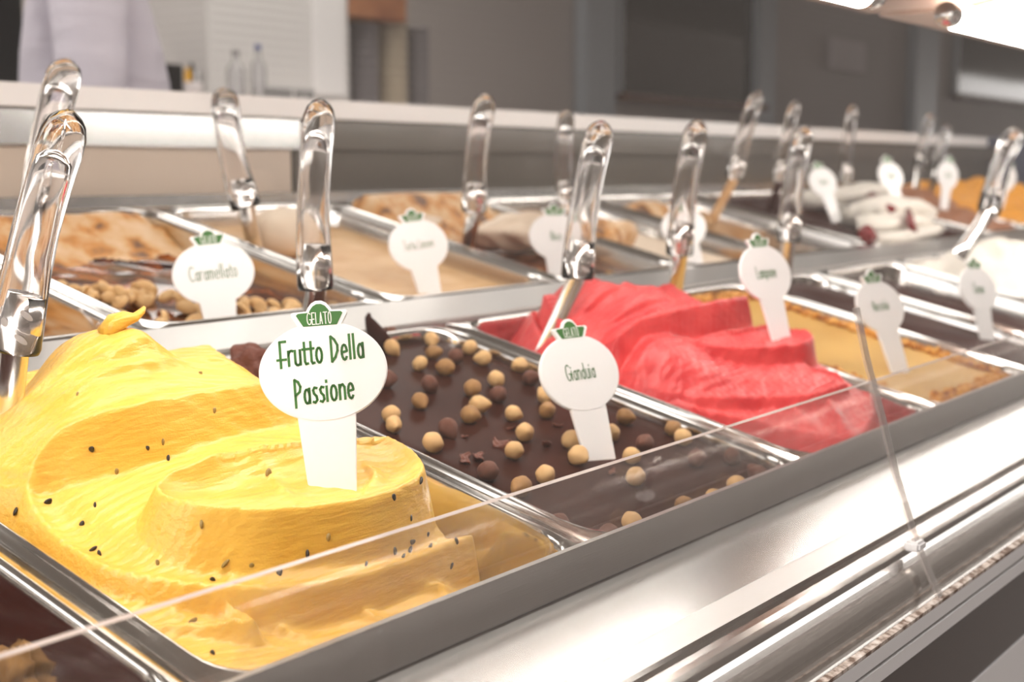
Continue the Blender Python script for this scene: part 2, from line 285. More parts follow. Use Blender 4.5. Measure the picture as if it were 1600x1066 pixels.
# ------------------------------------------------------------------ gelato surfaces
def thin(pts, d=.0035):
    o = []
    for p in pts:
        if all((p[0] - q[0]) ** 2 + (p[1] - q[1]) ** 2 > d * d for q in o): o.append(p)
    return o
class Field:                                        # height field over a pan, in deck coordinates
    def __init__(s, x0, x1, s0, s1, nx, ns, fn, ins=.0115):
        s.x0, s.x1, s.s0, s.s1 = x0 + ins, x1 - ins, s0 + ins, s1 - ins
        s.gx = np.linspace(s.x0, s.x1, nx); s.gs = np.linspace(s.s0, s.s1, ns)
        A, B = np.meshgrid(s.gx, s.gs); r = .031                     # pull the corners into the pan's round corners
        cx, cy = (s.x0 + s.x1) / 2, (s.s0 + s.s1) / 2; hx, hy = (s.x1 - s.x0) / 2 - r, (s.s1 - s.s0) / 2 - r
        dx, dy = np.abs(A - cx) - hx, np.abs(B - cy) - hy; c = (dx > 0) & (dy > 0); dd = np.hypot(dx, dy) + 1e-9; mxx = np.maximum(dx, dy)
        k = np.where(c, mxx / dd, 1)
        s.A = np.where(c, cx + np.sign(A - cx) * (hx + dx * k), A); s.B = np.where(c, cy + np.sign(B - cy) * (hy + dy * k), B)
        s.Z = fn(s.A, s.B); s.fn = fn
    def mesh(s, name, m, label, cat='gelato', **kw):
        ny, nx = s.A.shape; cx, cs = (s.x0 + s.x1) / 2, (s.s0 + s.s1) / 2
        v = np.stack([s.A - cx, s.B - cs, s.Z], -1).reshape(-1, 3)
        f = [(j * nx + i, j * nx + i + 1, (j + 1) * nx + i + 1, (j + 1) * nx + i) for j in range(ny - 1) for i in range(nx - 1)]
        o = obj(name, v, f, m, None, True, deckm(cx, cs, 0), **kw); s.o = o
        return tag(o, label, cat)
    def H(s, X, S):
        i = int(np.clip(np.searchsorted(s.gx, X), 1, len(s.gx) - 1)); j = int(np.clip(np.searchsorted(s.gs, S), 1, len(s.gs) - 1)); return float(s.Z[j, i])
    def hit(s, px, py):                             # first point along a pixel's ray on the surface -> (X, s, H)
        for h in np.arange(.11, -.09, -.0005):
            X, S = pl(px, py, h)
            if s.x0 < X < s.x1 and s.s0 < S < s.s1 and s.H(X, S) >= h: return X, S, h
        return (*pl(px, py, -.01), -.01)
def rbf(pts, reg=6e-7):
    P = np.array([p[:2] for p in pts]) * 10; z = np.array([p[2] for p in pts]); n = len(P)
    def k(r): return r * r * np.log(r + 1e-9)
    def kern(r): return np.where(r > 0, k(r), 0) - .03 * r
    Kd = kern(np.hypot(P[:, None, 0] - P[None, :, 0], P[:, None, 1] - P[None, :, 1])); Kd[np.diag_indices(n)] += reg * 20
    Q = np.c_[np.ones(n), P]; S = np.block([[Kd, Q], [Q.T, np.zeros((3, 3))]]); c = np.linalg.solve(S, np.r_[z, 0, 0, 0])
    def fn(A, B):
        sh = A.shape; a = np.c_[A.ravel(), B.ravel()] * 10; o = np.zeros(len(a))
        for i in range(0, len(a), 8000):
            q = a[i:i + 8000]; o[i:i + 8000] = kern(np.hypot(q[:, None, 0] - P[None, :, 0], q[:, None, 1] - P[None, :, 1])) @ c[:n] + c[n] + q @ c[n + 1:]
        return o.reshape(sh)
    return fn
def dens(line, step=.008):                          # traced pixels with heights -> dense deck points
    q = [np.array((*pl(x, y, h), h)) for x, y, h in line]; o = [q[0]]
    for a, b in zip(q[:-1], q[1:]):
        n = max(1, int(np.hypot(*(b - a)[:2]) / step)); o += [a + (b - a) * k / n for k in range(1, n + 1)]
    return o
def wav(A, B, sc, seed=0, n=5):                     # cheap smooth noise
    r = np.random.default_rng(seed); o = np.zeros_like(A)
    for k in range(n):
        a = r.uniform(0, 6.28); f = sc * r.uniform(.6, 1.6); o += np.sin(f * (A * math.cos(a) + B * math.sin(a)) + r.uniform(0, 6.28))
    return o / n
def thin(pts, d=.0035):
    o = []
    for p in pts:
        if all((p[0] - q[0]) ** 2 + (p[1] - q[1]) ** 2 > d * d for q in o): o.append(p)
    return o
# --- yellow passion fruit mound
def tps(pts, reg=3e-4): return rbf(pts, reg)
def polydist(A, B, poly):                            # signed distance to a closed outline (positive inside) and the crest height nearest to each point
    P = np.array(poly); Q = np.roll(P, -1, 0); best = np.full(A.shape, 9.); hh = np.zeros(A.shape); ins = np.zeros(A.shape, bool)
    for p, q in zip(P, Q):
        d = q[:2] - p[:2]; L2 = d @ d + 1e-12; t = np.clip(((A - p[0]) * d[0] + (B - p[1]) * d[1]) / L2, 0, 1)
        r = np.hypot(A - p[0] - t * d[0], B - p[1] - t * d[1]); m = r < best; best = np.where(m, r, best); hh = np.where(m, p[2] + t * (q[2] - p[2]), hh)
        if abs(q[1] - p[1]) > 1e-12: ins ^= ((p[1] > B) != (q[1] > B)) & (A < p[0] + (B - p[1]) / (q[1] - p[1]) * d[0])
    return np.where(ins, best, -best), hh
def smooth_line(l, n=5):                             # Catmull-Rom through deck points
    l = [np.array(p, float) for p in l]; o = []
    for k in range(len(l) - 1):
        a, b, c, d = l[max(k - 1, 0)], l[k], l[k + 1], l[min(k + 2, len(l) - 1)]
        for t in np.arange(n) / n: o.append(.5 * (2 * b + (c - a) * t + (2 * a - 5 * b + 4 * c - d) * t * t + (3 * b - a - 3 * c + d) * t ** 3))
    return o + [l[-1]]
px = lambda l: [np.array((*pl(x, y, h), h)) for x, y, h in l]
def layer(A, B, lip, rest, pts, slope=2.6, bead=.0012, scoop=.002):
    """one folded sheet of gelato: a smooth top that ends in a lip and falls steeply in front of it"""
    lp = smooth_line(lip); poly = lp + [np.array(p, float) for p in rest]; f = tps(lp[::2] + list(pts)); d, h = polydist(A, B, poly)
    dl = np.full(A.shape, 9.)
    for p, q in zip(lp[:-1], lp[1:]):
        e = q[:2] - p[:2]; t = np.clip(((A - p[0]) * e[0] + (B - p[1]) * e[1]) / (e @ e + 1e-12), 0, 1); dl = np.minimum(dl, np.hypot(A - p[0] - t * e[0], B - p[1] - t * e[1]))
    top = f(A, B) + np.where(d > 0, bead * np.exp(-(dl / .0035) ** 2) - scoop * np.exp(-((dl - .012) / .007) ** 2), bead)
    o = -d; return np.where(d > 0, top, h + bead * np.exp(-(o / .0035) ** 2) - slope * (np.sqrt(np.maximum(o, 0) ** 2 + .002 ** 2) - .002))
def smax(a, b, k=.0012): m = np.maximum(a, b); return m + k * np.log(np.exp(np.clip((a - m) / k, -40, 0)) + np.exp(np.clip((b - m) / k, -40, 0))) - k * .2
def fold(A, B, line, h, wd=.004):                    # a small one-sided crease laid on top
    o = np.zeros_like(A); d, t_ = np.full(A.shape, 9.), np.zeros(A.shape)
    lp = smooth_line(px(line))
    for i_, (p, q) in enumerate(zip(lp[:-1], lp[1:])):
        e = q[:2] - p[:2]; t = np.clip(((A - p[0]) * e[0] + (B - p[1]) * e[1]) / (e @ e + 1e-12), 0, 1); r = np.hypot(A - p[0] - t * e[0], B - p[1] - t * e[1])
        sg = np.sign(e[0] * (B - p[1]) - e[1] * (A - p[0])); m = r < np.abs(d); d = np.where(m, r * sg, d); t_ = np.where(m, (i_ + t) / len(lp), t_)
    return h * np.sin(np.pi * np.clip(t_, .03, .97)) * np.where(d > 0, np.exp(-(d / (wd * 2)) ** 2), np.exp(-(d / (wd * .55)) ** 2))
def strokes(A, B, per, warp, seed):                  # fine parallel marks the spatula leaves
    wv = B + .25 * A + warp * wav(A, B, 22, seed); return np.sin(2 * np.pi * wv / per) * (.5 + .5 * wav(A, B, 40, seed + 1))
sil = px([(60, 590, .043), (85, 545, .052), (115, 526, .060), (160, 514, .067), (200, 508, .070), (225, 522, .066), (240, 545, .059), (330, 560, .047), (385, 580, .036), (402, 600, .030)])
silb = [np.array((p[0] + .004, p[1] + .032, p[2] - .034)) for p in sil]
R2 = px([(50, 735, .018), (62, 705, .026), (90, 675, .034), (130, 655, .040), (180, 640, .044), (240, 627, .046), (320, 613, .044), (400, 600, .041), (450, 600, .036), (500, 612, .029)])
R3 = px([(330, 718, .0300), (270, 742, .0268), (247, 762, .0248), (254, 777, .0248), (300, 791, .0255), (350, 797, .0255), (400, 800, .0255), (460, 797, .025), (520, 790, .0245), (580, 780, .0235), (630, 762, .0230), (660, 738, .0230), (642, 708, .0255), (606, 687, .028)])
R3k = px([(560, 690, .030), (455, 697, .0315), (400, 704, .0312)])
R4 = px([(42, 765, .010), (48, 790, .006), (70, 825, .000), (110, 860, -.003), (170, 893, -.004), (250, 912, -.004), (340, 920, -.004), (450, 922, -.004), (550, 905, -.006), (640, 878, -.009), (690, 858, -.011), (735, 842, -.014)])
R5 = px([(4, 778, -.003), (40, 806, -.005), (70, 845, -.008), (95, 880, -.010), (130, 925, -.012), (180, 975, -.014)])
edgeL = [np.array((.311, a, b)) for a, b in ((.345, -.018), (.39, -.017), (.43, -.016), (.47, -.014), (.51, -.010), (.55, -.008), (.60, -.012), (.65, -.02))]
edgeB = [np.array((a, .655, b)) for a, b in ((.35, -.02), (.40, -.02), (.45, -.022), (.5, -.025), (.54, -.03))]
edgeR = [np.array((.541, a, b)) for a, b in ((.34, -.055), (.40, -.055), (.46, -.05), (.52, -.04), (.6, -.03))]
edgeF = [np.array((a, .331, b)) for a, b in ((.34, -.017), (.38, -.022), (.42, -.027), (.46, -.034), (.5, -.047))]
bot = px([(450, 990, -.021), (600, 952, -.024), (700, 927, -.028), (300, 1035, -.014), (380, 1000, -.018)])
def yfn(A, B):
    H = tps(edgeL + edgeB + edgeR + edgeF + bot + px([(50, 860, -.011), (110, 925, -.014), (170, 960, -.015), (735, 880, -.032)]) + [np.array((.42, .5, -.01)), np.array((.42, .6, -.015)), np.array((.53, .38, -.053)), np.array((.53, .44, -.05))])(A, B)
    H = smax(H, layer(A, B, R5, [(.36, .38, -.01), (.36, .6, .0), (.318, .6, -.004), (.312, .53, -.002)], edgeL[2:6] + [np.array(q) for q in ((.335, .45, -.008), (.345, .40, -.016), (.36, .38, -.02), (.36, .46, -.012), (.36, .55, -.006), (.34, .52, -.004))], 1.6, .0006, .0006))
    fr = fold(A, B, [(330, 938, -.0085), (400, 946, -.0105), (440, 964, -.0135), (480, 988, -.0175)], .0045) + fold(A, B, [(520, 917, -.009), (570, 926, -.0115), (604, 952, -.0155)], .004) + fold(A, B, [(650, 890, -.012), (690, 893, -.016), (705, 915, -.020)], .004) + fold(A, B, [(250, 930, -.008), (320, 965, -.011), (420, 1000, -.017)], .003)
    L1 = layer(A, B, R4, [(.505, .392, -.012), (.512, .42, -.004), (.515, .46, -.004), (.52, .52, -.008), (.52, .62, -.015), (.33, .62, .0), (.318, .53, .006)],
               px([(150, 820, .004), (250, 860, .005), (400, 870, .005), (550, 850, .003), (672, 805, -.001), (150, 750, .014), (220, 700, .0195), (300, 690, .0205), (400, 680, .0195), (300, 812, .011), (400, 822, .013), (520, 812, .012), (90, 750, .012)]) + [np.array((.47, .47, .014)), np.array((.50, .43, .004)), np.array((.42, .56, .02)), np.array((.36, .56, .02))], 3.0, .0026, .0022)
    H = smax(H + fr, L1)
    L3 = layer(A, B, R2, [(.515, .515, .012), (.53, .56, -.01), (.53, .652, -.025), (.318, .652, -.02), (.316, .56, .008)], sil + silb + edgeB + px([(150, 575, .055), (230, 580, .053), (300, 585, .048)]) + [np.array((.318, .56, .006)), np.array((.316, .61, -.01)), np.array((.52, .54, .004))], 2.2, .0014, .0008)
    L3 += fold(A, B, [(95, 622, .0445), (150, 600, .049), (215, 588, .0505), (275, 582, .047), (340, 582, .042)], .0035) + fold(A, B, [(140, 560, .058), (190, 553, .061), (235, 556, .056), (275, 566, .049)], .005) + fold(A, B, [(110, 650, .041), (170, 622, .046), (250, 606, .047), (330, 598, .045)], .0025) + fold(A, B, [(265, 565, .05), (320, 572, .046), (370, 585, .04)], .003)
    H = smax(H, L3)
    L2 = layer(A, B, R3, R3k, R3k + px([(320, 755, .0215), (420, 748, .020), (500, 752, .020), (590, 722, .0225), (450, 770, .0215)]), 3.0, .0022, .0016)
    L2 += fold(A, B, [(395, 722, .024), (425, 752, .020), (450, 775, .021)], .0025, .003) + fold(A, B, [(570, 720, .025), (585, 745, .022), (570, 765, .022)], .0035, .003)
    H = smax(H, L2, .0008)
    return H + .00035 * strokes(A, B, .0052, .02, 3) + .0003 * strokes(A, B, .011, .03, 7) + .0004 * wav(A, B, 300, 21)
FY = Field(KX(0), KX(1), FS, FE, 250, 350, yfn)
gy = FY.mesh('passion_fruit_gelato', M['yellow'], 'tall swirled yellow gelato mound dotted with dark seeds')
# curl on top of the peak
t0 = np.array(FY.hit(188, 514)); cl = [t0 + np.array(q) for q in ((-.006, .004, -.004), (-.002, .002, .003), (.003, 0, .0055), (.008, -.001, .006), (.012, -.001, .009), (.0135, -.001, .0115))]
c_ = np.array(((FY.x0 + FY.x1) / 2, (FY.s0 + FY.s1) / 2, 0))
v, f = sweep([p - c_ for p in cl], [.006, .006, .0048, .0028, .002, .0008], [.005, .0055, .004, .0024, .0018, .0007], np.array([0, 1., .1]), 12)
o = obj('curled_tip', v, f, M['yellow'], gy, True); o.matrix_parent_inverse.identity()
# --- raspberry mound
rs = px([(848, 505, .012), (856, 488, .022), (869, 464, .036), (914, 437, .047), (977, 434, .052), (984, 448, .048), (1022, 449, .048), (1049, 466, .044), (1105, 468, .043), (1160, 464, .046)])
rsb = [np.array((p[0] + .004, p[1] + .028, p[2] - .036)) for p in rs]
RA = px([(940, 545, .014), (966, 524, .028), (996, 502, .037), (1045, 487, .042), (1120, 472, .045), (1165, 463, .0465)])
RB = px([(1130, 520, .0265), (1098, 529, .0240), (1100, 541, .0235), (1157, 545, .0245), (1214, 543, .0265), (1252, 538, .029), (1268, 529, .031), (1262, 519, .033)])
RC = px([(950, 577, .000), (1007, 601, -.001), (1064, 615, -.002), (1105, 621, -.002), (1195, 620, .000), (1270, 616, .006), (1322, 598, .012)])
RD = px([(960, 600, -.006), (1020, 622, -.009), (1080, 638, -.010), (1139, 648, -.011), (1195, 661, -.014), (1270, 677, -.014), (1322, 683, -.012), (1350, 672, -.010)])
rL = [np.array((.8175, a, b)) for a, b in ((.35, -.04), (.40, -.036), (.44, -.02), (.48, -.010), (.52, -.006), (.56, -.008), (.60, -.02), (.655, -.035))]
rBk = [np.array((a, .655, b)) for a, b in ((.87, -.035), (.93, -.03), (.99, -.02), (1.045, -.025))]
rRt = [np.array((1.047, a, b)) for a, b in ((.60, -.012), (.56, -.006), (.52, .0), (.45, -.010), (.40, -.012))]
def rfn(A, B):
    H = -.038 + .0015 * wav(A, B, 50, 31)
    LD = layer(A, B, RD, px([(1367, 650, -.006), (1355, 612, .006)]) + [(1.045, .45, -.01), (1.045, .62, -.02), (.86, .62, -.02), (.83, .575, -.014), (.818, .54, -.008)], px([(1060, 600, -.004), (1200, 640, -.008), (1300, 640, -.003), (1340, 640, -.002)]) + rL[4:6] + [np.array((.93, .52, 0.))], 2.2, .001, .0004)
    LD += fold(A, B, [(1225, 630, -.006), (1245, 652, -.010), (1275, 674, -.014)], .004) + fold(A, B, [(1285, 622, -.001), (1305, 652, -.006), (1322, 678, -.011)], .005) + fold(A, B, [(1000, 605, -.004), (1060, 628, -.008), (1100, 655, -.012)], .003)
    H = smax(H, LD)
    LC = layer(A, B, RC, px([(1307, 582, .016), (1276, 577, .015)]) + [(1.045, .49, .0), (1.045, .6, -.01), (.86, .61, -.01), (.835, .57, -.006), (.819, .54, -.004)], px([(1000, 560, .017), (1050, 575, .014), (1120, 572, .014), (1200, 568, .014), (1262, 558, .016), (1080, 530, .020), (900, 540, .014)]) + [np.array((.95, .55, .02))], 2.4, .0012, .0008)
    LC += fold(A, B, [(985, 560, .018), (1030, 545, .020), (1085, 535, .021)], .003) + fold(A, B, [(1040, 560, .017), (1075, 552, .019), (1095, 548, .020)], .002)
    H = smax(H, LC)
    LA = layer(A, B, RA, [(1.044, .545, .03), (1.044, .60, -.01), (1.03, .648, -.02), (.93, .648, .0), (.885, .635, .012), (.858, .612, .014), (.838, .585, .006), (.822, .555, -.004)], rs + rsb + rBk + rL[5:7] + px([(930, 480, .036), (900, 520, .020), (870, 555, .004)]), 2.2, .0014, .0015)
    LA += fold(A, B, [(895, 505, .024), (930, 478, .036), (975, 460, .044)], .005) + fold(A, B, [(915, 530, .018), (955, 500, .033), (1010, 478, .042), (1045, 472, .044)], .0045) + fold(A, B, [(1010, 492, .038), (1060, 478, .043)], .002)
    H = smax(H, LA)
    LB = layer(A, B, RB, px([(1195, 510, .0305)]), px([(1195, 510, .0305), (1150, 530, .0235), (1215, 528, .026)]), 2.6, .0018, .0012)
    H = smax(H, LB, .0008)
    return H + (.0005 * strokes(A, B, .006, .03, 13) + .0009 * wav(A, B, 260, 8) + .0005 * wav(A, B, 700, 9)) * np.clip((H + .034) * 60, 0, 1)
FR = Field(KX(2), KX(3), FS, FE, 210, 290, rfn)
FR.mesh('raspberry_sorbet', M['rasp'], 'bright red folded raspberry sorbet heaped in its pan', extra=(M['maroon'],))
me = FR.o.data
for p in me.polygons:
    if p.center.z < -.0335: p.material_index = 1  # lowest faces of the field take the dark maroon
# --- flat and low fields
def flat(name, x0, x1, row, fn, m, label, nx=50, ns=70):
    a, b = (FS, FE) if row == 0 else (BS, BE); 
    def soft(A, B):                                  # heaped gelato rounds down to the rim of its pan
        Z = fn(A, B); d = np.minimum(np.minimum(A - x0 - .0115, x1 - .0115 - A), np.minimum(B - a - .0115, b - .0115 - B)); t = np.clip(d / .022, 0, 1); t = t * t * (3 - 2 * t)
        return np.where(Z > -.008, -.008 + (Z + .008) * t, Z)
    F = Field(x0, x1, a, b, nx, ns, soft, .0137); F.mesh(name, m, label); return F
g = lambda A, B, x, s, r, h: h * np.exp(-((A - x) ** 2 + (B - s) ** 2) / r ** 2)
cx_, cs_ = pl(405, 575, .01)
FCh = flat('chocolate_gelato', KX(1), KX(2), 0, lambda A, B: -.006 + .0010 * wav(A, B, 45, 2) + g(A, B, KX(1) + .02, .635, .022, .018) * (1 + .5 * wav(A, B, 500, 4)), M['choc'], 'flat glossy chocolate gelato scattered with hazelnuts', 90, 120)
FMu = flat('mustard_gelato', KX(3), KX(4), 0, lambda A, B: -.006 + .001 * wav(A, B, 50, 3), M['mustard'], 'flat mustard yellow gelato ringed with chopped nuts')
FDk = flat('dark_chocolate_gelato', KX(4), 1.492, 0, lambda A, B: -.007 + .002 * wav(A, B, 60, 4), M['darkchoc'], 'dark brown chocolate gelato in the narrow front pan')
FD2 = flat('chocolate_remains', 1.497, 1.742, 0, lambda A, B: -.022 + .004 * wav(A, B, 60, 5), M['darkchoc'], 'dark chocolate left at the bottom of a nearly empty front pan')
FWh = flat('white_cream_gelato', 1.746, 2.0, 0, lambda A, B: -.02 + g(A, B, 1.90, .55, .10, .072) + .012 * wav(A, B, 70, 6) + .005 * wav(A, B, 190, 16), M['white'], 'fluffy white cream heaped in the far front pan', 80, 110)
FOr = flat('cream_gelato', 2.003, 2.255, 0, lambda A, B: -.01 + g(A, B, 2.1, .5, .1, .05) + .01 * wav(A, B, 70, 7), M['white'], 'white cream beyond the fluffy white heap', 60, 80)
FWn = flat('walnut_chocolate_gelato', KX(-1), KX(0), 0, lambda A, B: -.045 + .006 * wav(A, B, 70, 8) + .003 * wav(A, B, 200, 18), M['darkchoc'], 'dark glossy chocolate gelato with walnut pieces, sunk low in its pan', 70, 100)
FBe = flat('beige_gelato', KX(0), KX(1), 1, lambda A, B: -.03 + .045 * np.clip((B - .90) / .12, 0, 1) ** .8 - .02 * np.clip((B - 1.04) / .03, 0, 1) + .006 * wav(A, B, 60, 9), M['beige'], 'beige brown gelato behind the yellow mound', 60, 80)
FCa = flat('caramel_gelato', KX(1), KX(2), 1, lambda A, B: -.026 + .002 * wav(A, B, 60, 10) + .030 * np.clip((B - .985) / .06, 0, 1) ** 1.2 + .003 * wav(A, B, 130, 11) * (B > .95), M['caramel'], 'glossy dark caramel gelato topped with peanuts', 80, 110)
FTa = flat('tan_cream_gelato', KX(2), KX(3), 1, lambda A, B: -.020 + .0012 * wav(A, B, 60, 11) , M['tan'], 'smooth flat tan cream gelato')
FNo = flat('walnut_caramel_gelato', KX(3), KX(4), 1, lambda A, B: -.032 + .003 * wav(A, B, 60, 12) + .05 * np.clip((B - .95) / .08, 0, 1), M['caramel'], 'brown caramel gelato with walnut bits in the back row')
FPa = flat('pale_cream_gelato', KX(4), KX(5), 1, lambda A, B: -.024 + .002 * wav(A, B, 60, 13), M['pale'], 'flat pale cream gelato in the back row')
FEm = flat('tan_remains', KX(5), 1.86, 1, lambda A, B: -.07 + .01 * wav(A, B, 50, 14) + .06 * np.clip((B - .98) / .08, 0, 1), M['beige'], 'tan gelato remains in the nearly empty back pan')
FDr = flat('dark_chocolate_gelato', 1.863, 2.36, 1, lambda A, B: -.008 + .006 * wav(A, B, 60, 15), M['darkchoc'], 'dark chocolate gelato under the white cream folds')
FMi = flat('milk_chocolate_gelato', 2.363, 2.62, 1, lambda A, B: .0 + g(A, B, 2.49, .93, .10, .035) + .008 * wav(A * .4, B * 2, 80, 16), M['milkchoc'], 'milk chocolate brown gelato beside the orange one')
FOg = flat('orange_gelato', 2.623, 2.88, 1, lambda A, B: .005 + g(A, B, 2.75, .93, .11, .04) + .008 * wav(A * .4, B * 2, 80, 17), M['orange'], 'orange gelato mound in the far back row')
FO2 = flat('orange_gelato', 2.883, 3.15, 1, lambda A, B: .005 + g(A, B, 3.01, .93, .11, .045) + .008 * wav(A * .4, B * 2, 80, 19), M['orange'], 'orange gelato at the very end of the back row')

for F_, s_ in ((FCa, .985), (FNo, .96)):             # the frozen back slope is beige, the sauce lies in front of it
    F_.o.data.materials.append(M['beige'])
    for p in F_.o.data.polygons:
        if p.center.y + (F_.s0 + F_.s1) / 2 > s_ + .008 * math.sin(90 * p.center.x): p.material_index = 1
# smeared walls and lumps
def lump(name, c, r, m, label, cat, sub=4, amp=.3, fr=2.2, seed=0, mw=None, parent=None):
    bm = bmesh.new(); bmesh.ops.create_icosphere(bm, subdivisions=sub, radius=1); rr = np.random.default_rng(seed); ks = [(rr.normal(size=3) * fr, rr.uniform(0, 6.28)) for _ in range(6)]
    for v in bm.verts:
        n = sum(math.sin(float(np.dot(k, v.co)) + p) for k, p in ks) / 6; v.co = Vector([v.co[i] * (1 + amp * n) * r[i] for i in range(3)])
    o = from_bm(name, bm, m, parent, True, mw if mw is not None else Matrix.Translation(Vector(c)))
    return tag(o, label, cat) if label else o
lump('cream_lump', pd(445, 365, .0), (.030, .05, .028), M['pale'], 'pale lumpy cream piled round a spatula behind the tan cream', 'gelato', amp=.6, fr=3, seed=2)
lump('cream_heap', pd(810, 362, -.005), (.075, .03, .022), M['pale'], 'pale heap at the back of the walnut caramel pan', 'gelato', amp=.4, fr=3.2, seed=3)
lump('cream_heap', pd(640, 352, -.012), (.05, .024, .016), M['pale'], 'low pale heap behind the tan cream sign', 'gelato', amp=.4, fr=3.2, seed=4)
lump('cream_heap', pd(945, 372, -.006), (.05, .03, .024), M['beige'], 'beige heap at the back of the pale cream pan', 'gelato', amp=.4, fr=3.2, seed=5)
def smear(px0, px1, top, bot, m, label, H0=-.004):  # gelato frozen onto the inner back wall of a pan
    a, b = pl(px0, top, 0)[0], pl(px1, top, 0)[0]; n, k = 26, 12; v, f = [], []
    for j in range(k):
        for i in range(n):
            u, q = i / (n - 1), j / (k - 1); ed = min(1, 8 * u, 8 * (1 - u), 4 * (1 - q) + .2)
            th = .012 * ed * (1 + .5 * math.sin(9 * u + 2 * q) + .3 * math.sin(23 * u + 5 * q)); v.append((a + (b - a) * u, BE - .0125 - .012 * q - th, H0 - .036 * q * (1 + .25 * math.sin(11 * u))))
    f = [(j * n + i, j * n + i + 1, (j + 1) * n + i + 1, (j + 1) * n + i) for j in range(k - 1) for i in range(n - 1)]
    ctr = ((a + b) / 2, BE - .03, 0); o = obj('frozen_smear', [np.array(p) - np.array(ctr) for p in v], f, m, None, True, deckm(*ctr)); return tag(o, label, 'gelato')
smear(95, 285, 372, 440, M['beige'], 'beige and orange gelato smeared up the back wall of the peanut pan')

# ------------------------------------------------------------------ nuts and toppings
def nutmesh(name, kind):
    bm = bmesh.new(); bmesh.ops.create_icosphere(bm, subdivisions=3, radius=1)
    for v in bm.verts:
        c = v.co
        if kind == 'hazel':
            z = c.z; k = 1 - .16 * max(0, z) ** 2 + .03 * math.sin(5 * math.atan2(c.y, c.x) + 2 * z); tip = .30 * max(0, (z - .6) / .4) ** 1.8
            v.co = Vector((c.x * k, c.y * k * .94, z * .98 + tip))
        elif kind == 'peanut': v.co = Vector((c.x * .62 * (1 + .08 * c.z), c.y * .52, c.z * 1.0 - .1 * c.x * c.x))
        elif kind == 'half': v.co = Vector((c.x * .66, max(c.y, -.12) * .55, c.z))
        elif kind == 'walnut':
            q = 1 + .22 * math.sin(6 * c.x + 3 * c.z) * math.sin(7 * c.y + 1) + .12 * math.sin(13 * c.z + 5 * c.y); v.co = Vector((c.x * q, c.y * .75 * q, c.z * .55 * q))
        elif kind == 'flake':
            v.co = Vector((c.x, c.y * .55 + .25 * math.sin(4 * c.x), c.z * .16 + .35 * c.x * c.x + .12 * math.sin(8 * c.y)))
    me = bpy.data.meshes.new(name); bm.to_mesh(me); bm.free(); me.polygons.foreach_set('use_smooth', [True] * len(me.polygons)); return me
nm = {}
for key, kind, m in (('b', 'hazel', 'nut'), ('s', 'hazel', 'nutbrown'), ('m', 'hazel', 'nutmix'), ('p', 'peanut', 'peanut'), ('h', 'half', 'peanut'), ('w', 'walnut', 'walnut'), ('f', 'flake', 'skin')):
    nm[key] = nutmesh('nut_mesh', kind); nm[key].materials.append(M[m])
def put(key, name, X, S, H, r, label, cat, group, tilt=None):
    o = bpy.data.objects.new(name, nm[key]); COL.objects.link(o); e = tilt or (random.uniform(.4, 2.6), random.uniform(0, 6.28), random.uniform(0, 6.28))
    o.rotation_euler = e; o.scale = (r, r, r); o.location = Vector(D(X, S, H)); return tag(o, label, cat, group)
hz = [(612, 514, 's'), (613, 539, 'b'), (675, 525, 'b'), (678, 546, 'm'), (657, 563, 'b'), (713, 552, 's'), (697, 570, 'm'), (735, 540, 'b'), (756, 556, 'b'), (813, 564, 'b'), (830, 585, 's'), (672, 597, 's'), (657, 621, 'm'), (776, 589, 'b'), (739, 603, 'm'), (779, 612, 's'), (749, 627, 'b'), (735, 642, 'm'), (803, 640, 'b'), (852, 614, 'b'), (856, 637, 'm'), (616, 657, 'b'), (701, 664, 's'), (677, 688, 'b'), (821, 670, 'b'), (804, 701, 'b'), (763, 732, 's'), (853, 737, 'b'), (815, 756, 'm'), (894, 683, 'b'), (904, 709, 'b'), (956, 672, 'b'), (978, 647, 'm'), (1008, 689, 's'), (1053, 664, 'm'), (1068, 679, 'b'), (994, 741, 'b'), (1090, 711, 's'), (1145, 709, 's'), (1186, 735, 's'), (1153, 750, 'b'), (1117, 768, 'b'), (1071, 781, 'm'), (990, 809, 'b'), (953, 826, 's'), (876, 808, 's'), (988, 708, 'b'), (604, 590, 's'), (612, 642, 'b')]
HL = {'b': ('blanched tan hazelnut lying on the chocolate gelato', 'blanched hazelnuts on the chocolate'), 's': ('dark brown hazelnut still in its skin on the chocolate gelato', 'brown skinned hazelnuts on the chocolate'), 'm': ('hazelnut half in dark skin, half bare, on the chocolate gelato', 'half skinned hazelnuts on the chocolate')}
for x, y, k in hz:
    X, S = pl(x, y, .0015); r = .0066 * random.uniform(.92, 1.06)
    o = put(k, 'hazelnut', X, S, FCh.H(X, S) + r * .84, r, HL[k][0], 'hazelnut', HL[k][1]); o.scale = (r * random.uniform(.9, 1.04), r * random.uniform(.9, 1.04), r * random.uniform(.95, 1.12))
for x, y, r in ((727, 716, .006), (748, 713, .006), (786, 692, .0075), (855, 690, .005), (872, 661, .004), (800, 664, .004), (727, 677, .003), (958, 735, .004)):
    X, S = pl(x, y, -.003); put('f', 'hazelnut_skin', X, S, FCh.H(X, S) + r * .2, r, 'loose curled flake of dark hazelnut skin on the chocolate', 'nut skin', 'hazelnut skin flakes', (random.uniform(-.3, .5), random.uniform(-.4, .4), random.uniform(0, 6)))
